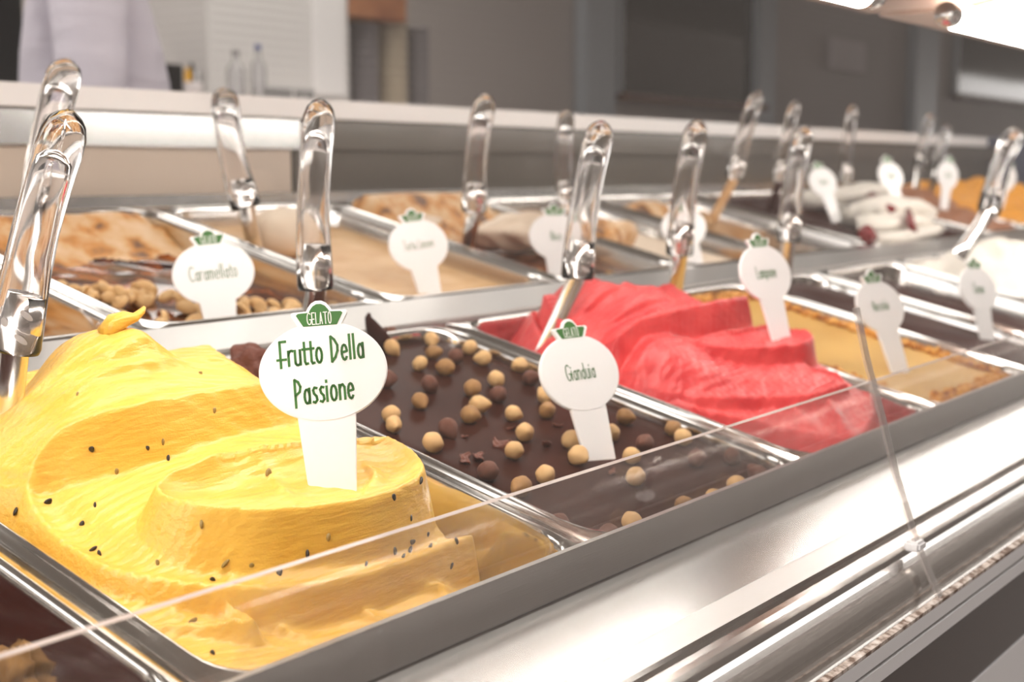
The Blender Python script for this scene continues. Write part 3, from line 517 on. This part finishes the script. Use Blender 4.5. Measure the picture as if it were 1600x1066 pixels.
for k in range(62):                                  # peanuts: a bank across the pan and loose ones in front
    if k < 36: x, y = random.uniform(92, 300), random.uniform(446, 478)
    elif k < 48: x, y = random.uniform(120, 320), random.uniform(476, 500)
    else: x, y = random.uniform(375, 462), random.uniform(462, 492)
    X, S = pl(x, y, -.018); half = random.random() < .45
    if not (FCa.x0 + .008 < X < FCa.x1 - .008 and FCa.s0 + .008 < S < FCa.s1 - .01): continue
    put('h' if half else 'p', 'peanut', X, S, FCa.H(X, S) + .004 + (.006 * random.random() if k < 36 else 0), random.uniform(.0075, .0098), 'split peanut half on the caramel gelato' if half else 'whole roasted peanut on the caramel gelato', 'peanut', 'peanut halves on the caramel' if half else 'whole peanuts on the caramel')
for x, y, r in ((80, 1022, .0135), (32, 1040, .015), (8, 1030, .011), (35, 988, .005), (52, 1058, .008), (22, 972, .004), (6, 1000, .006)):
    X, S = pl(x, y, -.034); put('w', 'walnut_piece', X, S, FWn.H(X, S) + r * .45, r, 'broken walnut kernel on the dark chocolate gelato', 'walnut', 'walnut pieces on the dark chocolate')
for x, y, r in ((815, 440, .009), (840, 430, .010), (808, 425, .008), (850, 445, .008), (870, 448, .007), (955, 428, .009)):
    X, S = pl(x, y, -.026); put('w', 'walnut_piece', X, S, FNo.H(X, S) + r * .4, r, 'walnut piece on the brown caramel gelato', 'walnut', 'walnut pieces on the caramel')
def crumbs(F, n, label):                            # chopped nuts along the edge of a pan: too many and too small to count
    bm = bmesh.new(); cx, cs = (F.x0 + F.x1) / 2, (F.s0 + F.s1) / 2
    for k in range(n):
        e = random.random(); d = abs(random.gauss(0, .006)) + .0065
        if e < .38: X, S = F.x1 - d, random.uniform(F.s0 + .02, F.s1 - .02)
        elif e < .62: X, S = F.x0 + d * .6, random.uniform(F.s0 + .02, F.s1 - .02)
        elif e < .82: X, S = random.uniform(F.x0 + .02, F.x1 - .02), F.s1 - d * 1.3
        else: X, S = random.uniform(F.x0 + .02, F.x1 - .02), F.s0 + d
        r = random.uniform(.0024, .0050)
        m = Matrix.Translation((X - cx, S - cs, F.H(X, S) + r * .5 + .002 * random.random())) @ Matrix.Rotation(random.uniform(0, 6), 4, Vector((random.random(), random.random(), random.random() + .1))) @ Matrix.Diagonal((r * 1.3, r, r * .8, 1))
        bmesh.ops.create_icosphere(bm, subdivisions=1, radius=1, matrix=m)
    o = from_bm('chopped_nuts', bm, M['crumb'], None, False, deckm(cx, cs)); tag(o, label, 'chopped nuts', kind='stuff')
crumbs(FMu, 1000, 'ring of chopped orange brown nuts on the mustard gelato')
# seeds in the passion fruit gelato
sd = [(229, 702, 1), (262, 718, 1), (75, 786, 1), (24, 800, 1), (148, 791, 1), (315, 818, 2), (334, 641, 2), (255, 690, 2), (145, 860, 1), (155, 866, 1), (352, 880, 2), (332, 907, 1), (393, 884, 2), (247, 880, 2), (614, 779, 1), (642, 810, 1), (512, 839, 2), (616, 862, 1), (630, 871, 1), (644, 848, 1), (641, 860, 1), (667, 837, 1), (672, 855, 1), (713, 846, 1), (657, 752, 1), (480, 867, 1), (436, 896, 1), (572, 883, 1), (30, 852, 2), (302, 970, 2), (332, 1022, 1), (281, 1016, 1), (242, 1017, 1), (312, 584, 2), (170, 516, 1), (186, 505, 1), (120, 617, 2), (705, 886, 1), (420, 738, 2), (183, 737, 2), (143, 703, 1), (128, 820, 1)]
bm = bmesh.new(); bmesh.ops.create_icosphere(bm, subdivisions=2, radius=1)
for v_ in bm.verts: v_.co = Vector((v_.co.x * (1 - .25 * v_.co.z), v_.co.y * .55, v_.co.z * 1.45))
smesh = []
for m in ('seed', 'seedin'):
    q = bpy.data.meshes.new('seed_mesh'); bm.to_mesh(q); q.materials.append(M[m]); q.polygons.foreach_set('use_smooth', [True] * len(q.polygons)); smesh.append(q)
bm.free()
for x, y, k in sd:
    X, S, h = FY.hit(x, y); o = bpy.data.objects.new('seed', smesh[k - 1]); COL.objects.link(o); o.parent = gy; r = random.uniform(.0013, .0018)
    o.location = (X - c_[0], S - c_[1], h + (.0003 if k == 1 else -.0003)); o.scale = (r, r, r); o.rotation_euler = (random.uniform(-.6, .6), random.uniform(-.8, .8), random.uniform(0, 3))
# white cream folds with red sauce
cfold = empty('cream_fold', pd(1370, 345, .02)); tag(cfold, 'thick white cream ribbons with dark red sauce over the chocolate', 'gelato')
def ribbon(name, pts, wd, th, m):
    p3 = [pd(x, y, h) - np.array(cfold.location) for x, y, h in pts]; v, f = sweep(p3, [wd] * len(p3), [th] * len(p3), np.array([.3, 1, 0.]), 14); obj(name, v, f, m, cfold, True)
ribbon('ribbon', [(1262, 312, .012), (1310, 308, .020), (1350, 298, .032), (1378, 300, .03)], .03, .016, M['white'])
ribbon('ribbon', [(1325, 340, .005), (1350, 335, .02), (1385, 322, .030), (1425, 335, .024), (1435, 352, .01)], .042, .020, M['white'])
ribbon('ribbon', [(1340, 356, .004), (1365, 353, .012), (1410, 347, .014), (1432, 347, .012)], .030, .018, M['white'])
ribbon('ribbon', [(1366, 374, .003), (1400, 372, .005), (1455, 361, .007), (1464, 357, .007)], .013, .010, M['white'])
ribbon('sauce', [(1362, 305, .036), (1378, 322, .036), (1392, 328, .036)], .01, .006, M['red'])
ribbon('sauce', [(1420, 335, .034), (1424, 348, .026), (1426, 358, .018)], .006, .012, M['red'])
ribbon('sauce', [(1352, 362, .016), (1360, 372, .006)], .012, .012, M['red'])
tp = empty('chocolate_peak', pd(588, 530, .0)); tag(tp, 'curled dark chocolate peak beside the hazelnuts', 'chocolate')
q = [pd(598, 545, -.006), pd(590, 525, .006), pd(580, 507, .014), pd(575, 496, .020), pd(577, 489, .0235)]
v, f = sweep([p - np.array(tp.location) for p in q], [.012, .008, .005, .0025, .001], [.008, .005, .003, .002, .0008], RT, 12); obj('peak', v, f, M['darkchoc'], tp, True)
lump('chocolate_chunk', pd(400, 572, .004), (.016, .016, .014), mat('rough_chocolate', (.14, .042, .025), .6, bump=[(200, (1, 1, 1), .003, .8)]), 'rough crumbly brown chocolate scraped to the corner of the hazelnut pan', 'chocolate', amp=.5, fr=4, seed=11)

# ------------------------------------------------------------------ flavour signs
ov = lambda cx, cy, rx, ry, n=14, a0=0, a1=360: [(cx + rx * math.cos(R(a0 + (a1 - a0) * k / n)), cy + ry * math.sin(R(a0 + (a1 - a0) * k / n))) for k in range(n + 1)]
G = {'F': (.30, [[(.04, -.05), (.04, 1)], [(.04, 1), (.28, 1)], [(-.1, .28), (.26, .28)]]), 'r': (.2, [[(0, 0), (0, .6)], ov(.12, .42, .12, .18, 6, 180, 60)]), 'u': (.26, [[(0, .6), (0, .12)] + ov(.1, .12, .1, .12, 6, 180, 360) + [(.2, .6)], [(.2, .6), (.2, 0)]]),
     't': (.2, [[(.06, .88), (.06, .1), (.1, 0), (.18, .02)], [(-.03, .6), (.18, .6)]]), 'o': (.29, [ov(.11, .3, .11, .3)]), 'D': (.34, [[(0, -.03), (0, 1)], [(0, 1), (.14, .86), (.25, .62), (.24, .4), (.14, .15), (0, -.03)]]),
     'e': (.28, [[(.01, .3), (.21, .34)] + ov(.11, .3, .105, .3, 12, 15, 320)]), 'l': (.1, [[(0, 0), (0, 1)]]), 'a': (.27, [ov(.1, .28, .1, .28), [(.2, .6), (.2, 0)]]), 'P': (.3, [[(0, -.12), (0, 1)], [(0, 1), (.14, .9), (.22, .7), (.18, .5), (0, .36)]]),
     's': (.22, [[(.17, .57), (.08, .6), (.02, .5), (.05, .36), (.14, .25), (.16, .1), (.08, 0), (0, .04)]]), 'i': (.1, [[(0, 0), (0, .6)], [(0, .76), (0, .84)]]), 'n': (.27, [[(0, 0), (0, .6)], [(0, .42), (.06, .57), (.13, .6), (.2, .48), (.2, 0)]]),
     'm': (.4, [[(0, 0), (0, .6)], [(0, .45), (.08, .6), (.16, .48), (.16, 0)], [(.16, .45), (.24, .6), (.32, .48), (.32, 0)]]), 'C': (.36, [ov(.2, .5, .2, .5, 14, 50, 310)]), 'c': (.25, [ov(.11, .3, .11, .3, 12, 50, 310)]), 'G': (.36, [ov(.18, .5, .18, .5, 14, 50, 350), [(.36, .42), (.2, .42)]]), 'd': (.27, [ov(.1, .28, .1, .28), [(.2, 1), (.2, 0)]]),
     'L': (.28, [[(0, 1), (0, 0), (.24, 0)]]), 'p': (.27, [ov(.1, .3, .1, .3), [(0, .6), (0, -.25)]]), 'N': (.32, [[(0, 0), (0, 1), (.24, 0), (.24, 1)]]), 'T': (.3, [[(.12, 0), (.12, 1)], [(-.04, 1), (.28, 1)]]), 'V': (.32, [[(0, 1), (.12, 0), (.24, 1)]]), 'g': (.27, [ov(.1, .3, .1, .3), [(.2, .6), (.2, -.15), (.1, -.25), (0, -.2)]]),
     'E': (.26, [[(.22, 1), (0, 1), (0, 0), (.22, 0)], [(0, .45), (.18, .45)]]), 'A': (.3, [[(0, 0), (.1, 1), (.2, 0)], [(.03, .3), (.17, .3)]]), 'O': (.32, [ov(.12, .5, .12, .5)]), ' ': (.2, [])}
def text_mesh(lines, size, gap, wd, z, slope=0):
    v, f = [], []
    for li, t in enumerate(lines):
        wtot = sum(G[c][0] + .06 for c in t) - .06; x = -wtot / 2
        for c in t:
            for st in G[c][1]:
                for (a, b) in zip(st[:-1], st[1:]):
                    p, q = Vector(((a[0] + x) * size, a[1] * size - li * gap)), Vector(((b[0] + x) * size, b[1] * size - li * gap)); d = q - p
                    if d.length < 1e-9: continue
                    d.normalize(); nn = Vector((-d.y, d.x)) * wd / 2; p -= d * wd * .3; q += d * wd * .3; i = len(v)
                    v += [(*(p + nn), z), (*(p - nn), z), (*(q - nn), z), (*(q + nn), z)]; f.append((i, i + 1, i + 2, i + 3))
            x += G[c][0] + .06
    return [(a, b + a * slope, c) for a, b, c in v], f
def slab(name, outline, z0, z1, m, parent, bev=.0006):
    bm = bmesh.new(); fs = bm.faces.new([bm.verts.new((x, y, z0)) for x, y in outline]); r = bmesh.ops.extrude_face_region(bm, geom=[fs])
    bmesh.ops.translate(bm, vec=(0, 0, z1 - z0), verts=[e for e in r['geom'] if isinstance(e, bmesh.types.BMVert)]); bmesh.ops.recalc_face_normals(bm, faces=bm.faces[:])
    if bev: bmesh.ops.bevel(bm, geom=[e for e in bm.edges if e.calc_face_angle(0) > 1.2], offset=bev, segments=2, affect='EDGES')
    return from_bm(name, bm, m, parent)
CR = [(-.36, 0), (-.5, .52), (-.46, .6), (-.22, .62), (-.19, .74), (-.13, .9), (-.05, .99), (.05, .99), (.13, .9), (.19, .74), (.22, .62), (.46, .6), (.5, .52), (.36, 0)]
def sign(base, top, turn, lines, size, gap, label, L=None, W=.0655, ty=0.0, buried=.012, lw=.1):
    B = np.array(base, float); d = ray(*top); k0 = ((B - CAM) @ d) / (d @ d); m0 = np.linalg.norm(CAM + k0 * d - B); Lv = L or m0 * 1.012
    dk = math.sqrt(max(Lv * Lv - m0 * m0, 0)) / np.linalg.norm(d); Tp = CAM + (k0 + dk) * d; up = (Tp - B) / np.linalg.norm(Tp - B)
    vd = CAM - (B + Tp) / 2; vd -= (vd @ up) * up; vd /= np.linalg.norm(vd); sx = np.cross(up, vd)
    n = vd * math.cos(turn) - sx * math.sin(turn) * -1; n /= np.linalg.norm(n); sx = np.cross(up, n)
    e = empty('flavour_sign', mw=Matrix(((sx[0], up[0], n[0], B[0]), (sx[1], up[1], n[1], B[1]), (sx[2], up[2], n[2], B[2]), (0, 0, 0, 1)))); tag(e, label, 'sign', 'flavour signs')
    ch, eh = .0142, .0515; ec = Lv - ch + .003 - eh / 2                # crown and disc at the top, stem down into the gelato
    slab('plate', [(W / 2 * math.cos(R(a)), ec + eh / 2 * math.sin(R(a))) for a in range(0, 360, 6)], -.0014, .0014, M['plate'], e)
    slab('crown', [(x * 0.0298, Lv - ch + y * ch) for x, y in CR], -.0014, .0013, M['plate'], e, .0004)
    slab('stem', [(-.0152, ec - eh * .36), (-.0113, -buried), (.0113, -buried), (.0152, ec - eh * .36)], -.0013, .0012, M['plate'], e, .0004)
    slab('crown_print', [(x * 0.0298 * .8, Lv - ch + .001 + y * ch * .80) for x, y in CR], .0012, .00155, M['green'], e, 0)
    v, f = text_mesh(['GELATO'], .0060, 0, .0005, .0017); obj('crown_lettering', [(a, b + Lv - ch + .0018, c) for a, b, c in v], f, M['printw'], e)
    v, f = text_mesh(lines, size, gap, size * lw, .0016, ty); obj('lettering', [(a, b + ec + (gap * (len(lines) - 1) - size) / 2 + .001, c) for a, b, c in v], f, M['green'], e)
    return e
def onf(F, x, y): X, S, h = F.hit(x, y); return D(X, S, h)
sign(onf(FY, 520, 762), (497, 470), R(0), ['Frutto Della', 'Passione'], 0.0128, .0202, 'white sign with green lettering standing in the yellow gelato', ty=.04, lw=.1)
sign(onf(FCh, 938, 718), (885, 499), R(39), ['Gianduia'], .0105, 0, 'white oval sign standing among the hazelnuts', lw=.07)
sign(pd(345, 503, -.02), (323, 357), R(6), ['Caramellato'], .0115, 0, 'white oval sign standing among the peanuts', lw=.06)
sign(onf(FTa, 672, 459), (640, 326), R(30), ['Torta Limone'], .009, 0, 'white oval sign standing in the smooth tan cream', lw=.06)
sign(pd(874, 436, -.02), (864, 318), R(28), ['Noce'], .010, 0, 'white oval sign in the walnut caramel behind a spatula', lw=.07)
sign(pd(1087, 420, -.02), (1056, 312), R(34), ['Panna'], .009, 0, 'white oval sign in the pale cream, half hidden by a spatula', lw=.07)
sign(onf(FR, 1220, 527), (1180, 364), R(50), ['Lampone'], .0105, 0, 'white oval sign standing in the red sorbet', lw=.09)
sign(pd(1405, 578, -.004), (1357, 422), R(51), ['Nocciola'], .0095, 0, 'white oval sign standing in the mustard yellow gelato', lw=.08)
sign(pd(1543, 531, -.007), (1518, 402), R(55), ['Cacao'], .011, 0, 'white sign standing in the dark brown chocolate of the narrow pan', lw=.1)
sign(pd(1304, 336, .008), (1274, 252), R(50), ['Cocco'], .011, 0, 'white sign leaning in the dark chocolate beside the cream ribbons', lw=.1)
sign(pd(1405, 325, .03), (1383, 243), R(55), ['Panna'], .011, 0, 'white sign standing in the cream ribbons with red sauce', lw=.1)
sign(pd(1476, 318, .028), (1484, 243), R(55), ['Latte'], .010, 0, 'white sign standing in the milk chocolate gelato', lw=.1)
sign(pd(1564, 316, .03), (1580, 250), R(58), ['Arancia'], .009, 0, 'white sign in the far orange gelato', lw=.1)

# ------------------------------------------------------------------ spatulas
def spatula(top, low, base, Hb, width, label, bend=.012, F=None, depth=None):
    """top: pixel of handle top, low: pixel of handle foot, base: pixel where the blade meets the gelato."""
    B = np.array(onf(F, *base)) if F is not None else np.array(pd(*base, Hb))
    dB = (B - CAM) @ FW; dh = depth or dB
    def P3(p, dep): d = ray(*p); return CAM + d * dep
    Lw = P3(low, (dh + dB) / 2 * .995); Tp = P3(top, dh * .985)
    e = empty('gelato_spatula', B); tag(e, label, 'spatula', 'clear handled spatulas')
    ax = Tp - Lw; ln = np.linalg.norm(ax); ax /= ln; side = np.cross(ax, FW); side /= np.linalg.norm(side); w_ = width / FPX * dh / 2
    ts = [0, .02, .15, .3, .5, .7, .82, .9, .95, .98, 1.0]; rr = [1.04, 1.1, 1.08, 1.02, .97, .97, 1.0, .95, .78, .5, .12]
    path = [Lw + ax * ln * t + side * w_ * .30 * math.sin(math.pi * t) for t in ts]; path = [p - B for p in path]
    v, f = sweep(path, [w_ * r for r in rr], [w_ * .8 * r for r in rr], side, 24)
    tc = [.0, .2, .4, .6, .72, .79, .82, .835]; rc = [.90, .88, .74, .70, .70, .62, .40, .08]   # the cavity the tang is set in
    pc = [Lw + ax * ln * t + side * w_ * .30 * math.sin(math.pi * t) - B for t in tc]
    v2, f2 = sweep(pc, [w_ * r for r in rc], [w_ * .72 * r for r in rc], side, 24); n_ = len(v)
    obj('handle', v + v2, f[:-2] + [f[-1]] + [tuple(n_ + q for q in ff)[::-1] for ff in f2[:-2]] + [tuple(n_ + q for q in f2[-1])[::-1]] + [(k, n_ + k, n_ + (k + 1) % 24, (k + 1) % 24) for k in range(24)], M['handle'], e, True)
    # steel tang in the foot of the handle, with punched slots, running on into the blade
    dn = (B - Lw); dl = np.linalg.norm(dn); dn /= dl
    pt = [Lw + ax * ln * .24 - B, Lw + ax * ln * .1 - B, Lw - B, Lw + dn * dl * .5 - B, Lw + dn * dl - B, Lw + dn * (dl + .03) - B]
    v, f = sweep(pt, [w_ * q for q in (.80, .84, .66, .60, .62, .7)], [w_ * q for q in (.55, .58, .30, .22, .16, .08)], side, 20); bl = obj('blade', v, f, M['core'], e, True)
    fwd = np.cross(side, ax); fwd *= -1 if fwd @ FW > 0 else 1
    for (u, h, a, b) in ((-.38, .17, .30, .12), (-.38, .07, .30, .12), (.42, .12, .15, .15)):
        c = Lw + ax * ln * h + side * w_ * u + fwd * w_ * .60 * math.sqrt(max(.05, 1 - (u / .85) ** 2)) - B
        vv = [c + side * w_ * (a * math.cos(q) ) + ax * w_ * (b * 1.2 * math.sin(q) + .35 * a * math.cos(q)) + fwd * .0003 for q in np.linspace(0, 6.283, 16, endpoint=False)]
        obj('slot', vv, [tuple(range(16))], M['hole'], bl)
    return e
spatula((112, 172), (22, 548), (10, 700), .004, 76, 'clear handled spatula stuck in the yellow gelato mound', depth=.64)
spatula((108, 92), (62, 330), (45, 470), .0, 56, 'clear handled spatula in the beige gelato behind the yellow mound', depth=.98)
spatula((350, 136), (385, 325), (398, 385), -.01, 44, 'clear handled spatula in the pale lumps behind the tan cream', depth=1.26)
spatula((502, 153), (493, 452), (482, 560), -.004, 53, 'clear handled spatula rising behind the lettered yellow gelato sign', depth=.90)
spatula((760, 146), (741, 330), (727, 408), -.022, 37, 'clear handled spatula in the walnut caramel pan', depth=1.36)
spatula((886, 172), (884, 318), (886, 380), -.022, 28, 'thin clear spatula behind the raspberry spatula', depth=1.62)
spatula((942, 188), (902, 436), (848, 556), -.006, 47, 'clear handled spatula stuck in the back of the red sorbet', depth=1.05)
spatula((1092, 187), (1062, 398), (1052, 478), .0, 40, 'clear handled spatula at the back of the mustard gelato', depth=1.24)
spatula((1186, 142), (1148, 278), (1118, 334), .0, 25, 'leaning spatula in the nearly empty tan back pan', depth=1.9)
spatula((1258, 196), (1232, 378), (1226, 452), -.006, 34, 'clear handled spatula in the dark brown chocolate pan', depth=1.5)
spatula((1246, 155), (1218, 282), (1206, 322), .0, 20, 'slim spatula behind the chocolate spatula in the back row', depth=2.1)
spatula((1334, 162), (1322, 285), (1316, 318), .0, 18, 'slim spatula rising behind the white cream ribbons', depth=2.3)
spatula((1456, 178), (1436, 262), (1430, 300), .025, 16, 'slim spatula stuck in the milk chocolate gelato', depth=2.7)
spatula((1482, 196), (1462, 268), (1456, 300), .02, 15, 'slim spatula stuck in the far orange gelato', depth=2.9)
spatula((1588, 203), (1545, 330), (1508, 385), .05, 32, 'spatula leaning in the fluffy white cream', depth=1.9)

# ------------------------------------------------------------------ behind the counter
def wbox(name, x0, y0, x1, y1, Yd, dep, m, label=None, cat=None, bev=.004, parent=None):
    a, b = at(x0, y0, Yd), at(x1, y1, Yd); lo = (a[0], Yd, min(a[2], b[2])); hi = (b[0], Yd + dep, max(a[2], b[2]))
    o = box(name, lo, hi, m, parent, bev); return tag(o, label, cat) if label else o
zc = at(300, 150, 3.9)[2]
ct = empty('back_counter', (3.0, 4.1, 0)); tag(ct, 'long pale back counter along the slatted wall', 'counter')
for n_, lo, hi, m in (('worktop', (.8, 3.75, zc - .04), (7.5, 4.59, zc), M['rail']), ('body', (.85, 3.8, .0), (7.45, 4.58, zc - .041), M['cabinet'])):
    o = box(n_, lo, hi, m, ct, .005); o.matrix_parent_inverse = Matrix.Translation((-3.0, -4.1, 0))
wbox('black_cabinet', -60, -120, 60, 500, 3.1, .5, M['fridge'], 'tall black cabinet behind the person', 'cabinet')
wc = wbox('white_cabinet', 318, -160, 546, 158, 4.0, .5, M['cabinet'], 'tall white ribbed cabinet on the back counter', 'cabinet')
wbox('smooth_panel', 488, -150, 540, 150, 3.985, .02, M['whitetrim'], None, None).parent = wc
wbox('carton', 549, -40, 636, 36, 3.98, .3, M['carton'], 'brown cardboard carton on top of the stacked cups', 'box')
for x0, x1, y0, y1, m, lb in ((548, 588, 40, 158, 'cupgrey', 'grey paper cup in the stack under the carton'), (592, 634, 38, 166, 'cupcream', 'cream paper cup in the stack under the carton'), (638, 668, 46, 166, 'cupgrey', 'grey paper cup in the narrow stack beside the carton')):
    n_ = 9; a, b = at(x0, y1, 4.1), at(x1, y0, 4.1); a[2] = zc; r = (b[0] - a[0]) / 2 * .80; hh = (b[2] - a[2]) / n_
    first = None
    for k in range(n_):
        if first is None:
            first = lathe('paper_cup', [(r * .82, 0), (r * .97, hh * .80), (r * 1.03, hh * .82), (r * 1.03, hh * .97), (r * .95, hh * .97)], M[m]); o = first
        else: o = first.copy(); COL.objects.link(o)
        o.location = ((a[0] + b[0]) / 2, 4.1, a[2] + k * hh); tag(o, lb, 'paper cup', lb.replace('paper cup in', 'cups in'))
def bottle(x, yt, yb, wpx, Yd, label, cap):
    b = at(x, yb, Yd); b[2] = zc; t = at(x, yt, Yd); h = t[2] - b[2]; r = wpx / FPX * ((b - CAM) @ FW) / 2
    e = empty('bottle', b); tag(e, label, 'bottle'); lathe('glass', [(r, 0), (r, h * .55), (r * .8, h * .66), (r * .35, h * .78), (r * .32, h * .92)], M['bottle'], e); lathe('cap', [(r * .4, h * .9), (r * .4, h), (r * .3, h)], M[cap], e, 16)
bottle(405, 70, 150, 24, 3.88, 'clear bottle with dark blue cap on the back counter', 'blue')
bottle(370, 78, 150, 30, 3.88, 'wide clear bottle beside the white cabinet', 'cupgrey')
for k, x in enumerate((424, 436, 450, 468, 484)):
    b = at(x, 154, 3.84); b[2] = zc; tag(lathe('drinking_glass', [(.017, 0), (.02, .045), (.019, .045), (.016, .003)], M['bottle'], None, 20, Matrix.Translation(Vector(b))), 'small clear drinking glass in a row on the back counter', 'glass', 'drinking glasses in a row')
wbox('dark_box', 246, 98, 288, 148, 4.0, .2, M['fridge'], 'dark box beside the white shirt', 'box')
tr_ = empty('tool_tub', (*at(302, 145, 3.9)[:2], zc)); tag(tr_, 'pale tub holding black and yellow handled tools', 'tub'); lathe('tub', [(.026, 0), (.034, .05), (.036, .05), (.03, .0)], M['paper'], tr_)
for dx, m, h in ((-.022, 'yel', .10), (-.004, 'fridge', .12), (.014, 'whitetrim', .095), (.024, 'fridge', .09)): lathe('tool_handle', [(.007, .02), (.012, .05), (.013, h * .8), (.006, h)], M[m], tr_, 14).location = (dx, 0, 0)
# openings in the wall behind
def window(n_, x0, x1, yt, yb, label):
    a, b = at(x0, yb, 4.57), at(x1, yt, 4.57); e = empty(f'window_{n_}', ((a[0] + b[0]) / 2, 4.57, a[2])); struct(e, label); wd = b[0] - a[0]; hh = b[2] - a[2]; q = .05
    for nme, lo, hi, m in (('frame', (-wd / 2 - q, -.03, -q), (-wd / 2, .02, hh), M['jamb']), ('frame', (wd / 2, -.03, -q), (wd / 2 + q, .02, hh), M['jamb']), ('sill', (-wd / 2 - q, -.08, -q), (wd / 2 + q, .02, 0), M['brownwood']), ('pane', (-wd / 2, -.005, 0), (wd / 2, .005, hh), M['pane'])): box(nme, lo, hi, m, e, .002)
    return e
window(1, 968, 1186, -60, 146, 'dark window with brown interior in the back wall'); window(2, 1492, 1640, 50, 146, 'dark window near the end of the back wall')
for n_, (x0, x1) in enumerate(((918, 942), (945, 962), (1192, 1210), (1440, 1462))): struct(wbox(f'trim_{n_ + 1}', x0, -80, x1, 210, 4.50, .09, M['jamb']), 'blue grey vertical post on the back wall')
wbox('picture', 1302, 58, 1352, 114, 4.55, .04, M['paper'], 'pale framed picture on the back wall between the windows', 'picture')

# ------------------------------------------------------------------ person behind the case
def person(loc, rz):
    root = empty('person', loc); root.rotation_euler.z = rz
    J = {'pel': (0, 0, .93, .12, .135), 'belly': (0, .015, 1.06, .11, .125), 'chest': (0, .01, 1.22, .115, .135), 'neckb': (0, -.01, 1.40, .075, .10), 'neck': (0, 0, 1.47, .052, .055), 'head': (0, .02, 1.57, .082, .078), 'crown': (0, .015, 1.67, .07, .065)}
    E_ = [('pel', 'belly'), ('belly', 'chest'), ('chest', 'neckb'), ('neckb', 'neck'), ('neck', 'head'), ('head', 'crown')]
    for s, t in ((-1, 'l'), (1, 'r')):
        J['sh' + t] = (s * .17, 0, 1.37, .062, .062); J['el' + t] = (s * .21, .0, 1.10, .045, .045); J['wr' + t] = (s * .17, .20, .98, .03, .03); J['ha' + t] = (s * .16, .27, .96, .035, .02)
        J['hi' + t] = (s * .09, 0, .86, .09, .095); J['kn' + t] = (s * .10, .01, .48, .062, .062); J['an' + t] = (s * .10, -.02, .09, .042, .045); J['to' + t] = (s * .11, .14, .035, .04, .03)
        E_ += [('neckb', 'sh' + t), ('sh' + t, 'el' + t), ('el' + t, 'wr' + t), ('wr' + t, 'ha' + t), ('pel', 'hi' + t), ('hi' + t, 'kn' + t), ('kn' + t, 'an' + t), ('an' + t, 'to' + t)]
        for k in range(5):
            fx = (k - 1.5) * .014 if k < 4 else -s * .04; J[f'f{k}{t}'] = (s * .16 + fx, .33 if k < 4 else .29, .95, .009, .009); J[f'g{k}{t}'] = (s * .16 + fx, .36 + .005 * (k in (1, 2)) if k < 4 else .315, .925, .008, .008)
            E_ += [('ha' + t, f'f{k}{t}'), (f'f{k}{t}', f'g{k}{t}')]
    ks = list(J); me = bpy.data.meshes.new('body'); me.from_pydata([J[k][:3] for k in ks], [(ks.index(a), ks.index(b)) for a, b in E_], []); o = bpy.data.objects.new('body', me); COL.objects.link(o)
    md = o.modifiers.new('skin', 'SKIN')
    for i, k in enumerate(ks): me.skin_vertices[0].data[i].radius = J[k][3:]
    me.skin_vertices[0].data[0].use_root = True; o.modifiers.new('sub', 'SUBSURF').levels = 2
    me2 = bpy.data.meshes.new_from_object(o.evaluated_get(bpy.context.evaluated_depsgraph_get())); bpy.data.objects.remove(o); b = bpy.data.objects.new('body', me2); COL.objects.link(b); b.parent = root
    me2.materials.clear()
    for m in ('skinp', 'shirt', 'trousers'): me2.materials.append(M[m])
    for p in me2.polygons:
        c = p.center; p.use_smooth = True; arm = abs(c.x) > .16 and c.z < 1.13
        p.material_index = 2 if c.z < .93 and not (c.y > .12 and c.z > .5) and not arm else (1 if .93 <= c.z < 1.425 and not arm and not (c.y > .15 and c.z < 1.02) else 0)
    bm = bmesh.new(); bmesh.ops.create_icosphere(bm, subdivisions=3, radius=1)
    for v in bm.verts: v.co = Vector((v.co.x * .088, v.co.y * .10 - .012, v.co.z * .095 + 1.645))
    bmesh.ops.delete(bm, geom=[v for v in bm.verts if v.co.y > .04 and v.co.z < 1.66], context='VERTS'); from_bm('hair', bm, M['hair'], root, True)
    lump('nose', (0, 0, 0), (.014, .02, .022), M['skinp'], None, None, 2, .05, mw=Matrix.Translation((0, .105, 1.585)), parent=root)
    for s in (-1, 1): lump('ear', (0, 0, 0), (.012, .02, .03), M['skinp'], None, None, 2, .05, mw=Matrix.Translation((s * .082, .01, 1.585)), parent=root); lump('eye', (0, 0, 0), (.012, .008, .008), M['fridge'], None, None, 2, 0, mw=Matrix.Translation((s * .032, .094, 1.605)), parent=root)
    lump('mouth', (0, 0, 0), (.024, .008, .006), M['red'], None, None, 2, 0, mw=Matrix.Translation((0, .092, 1.54)), parent=root)
    return root
pp = at(138, 70, 1.82)
tag(person((pp[0], pp[1], 0), R(-123)), 'person in a white short sleeved shirt standing behind the counter', 'person')
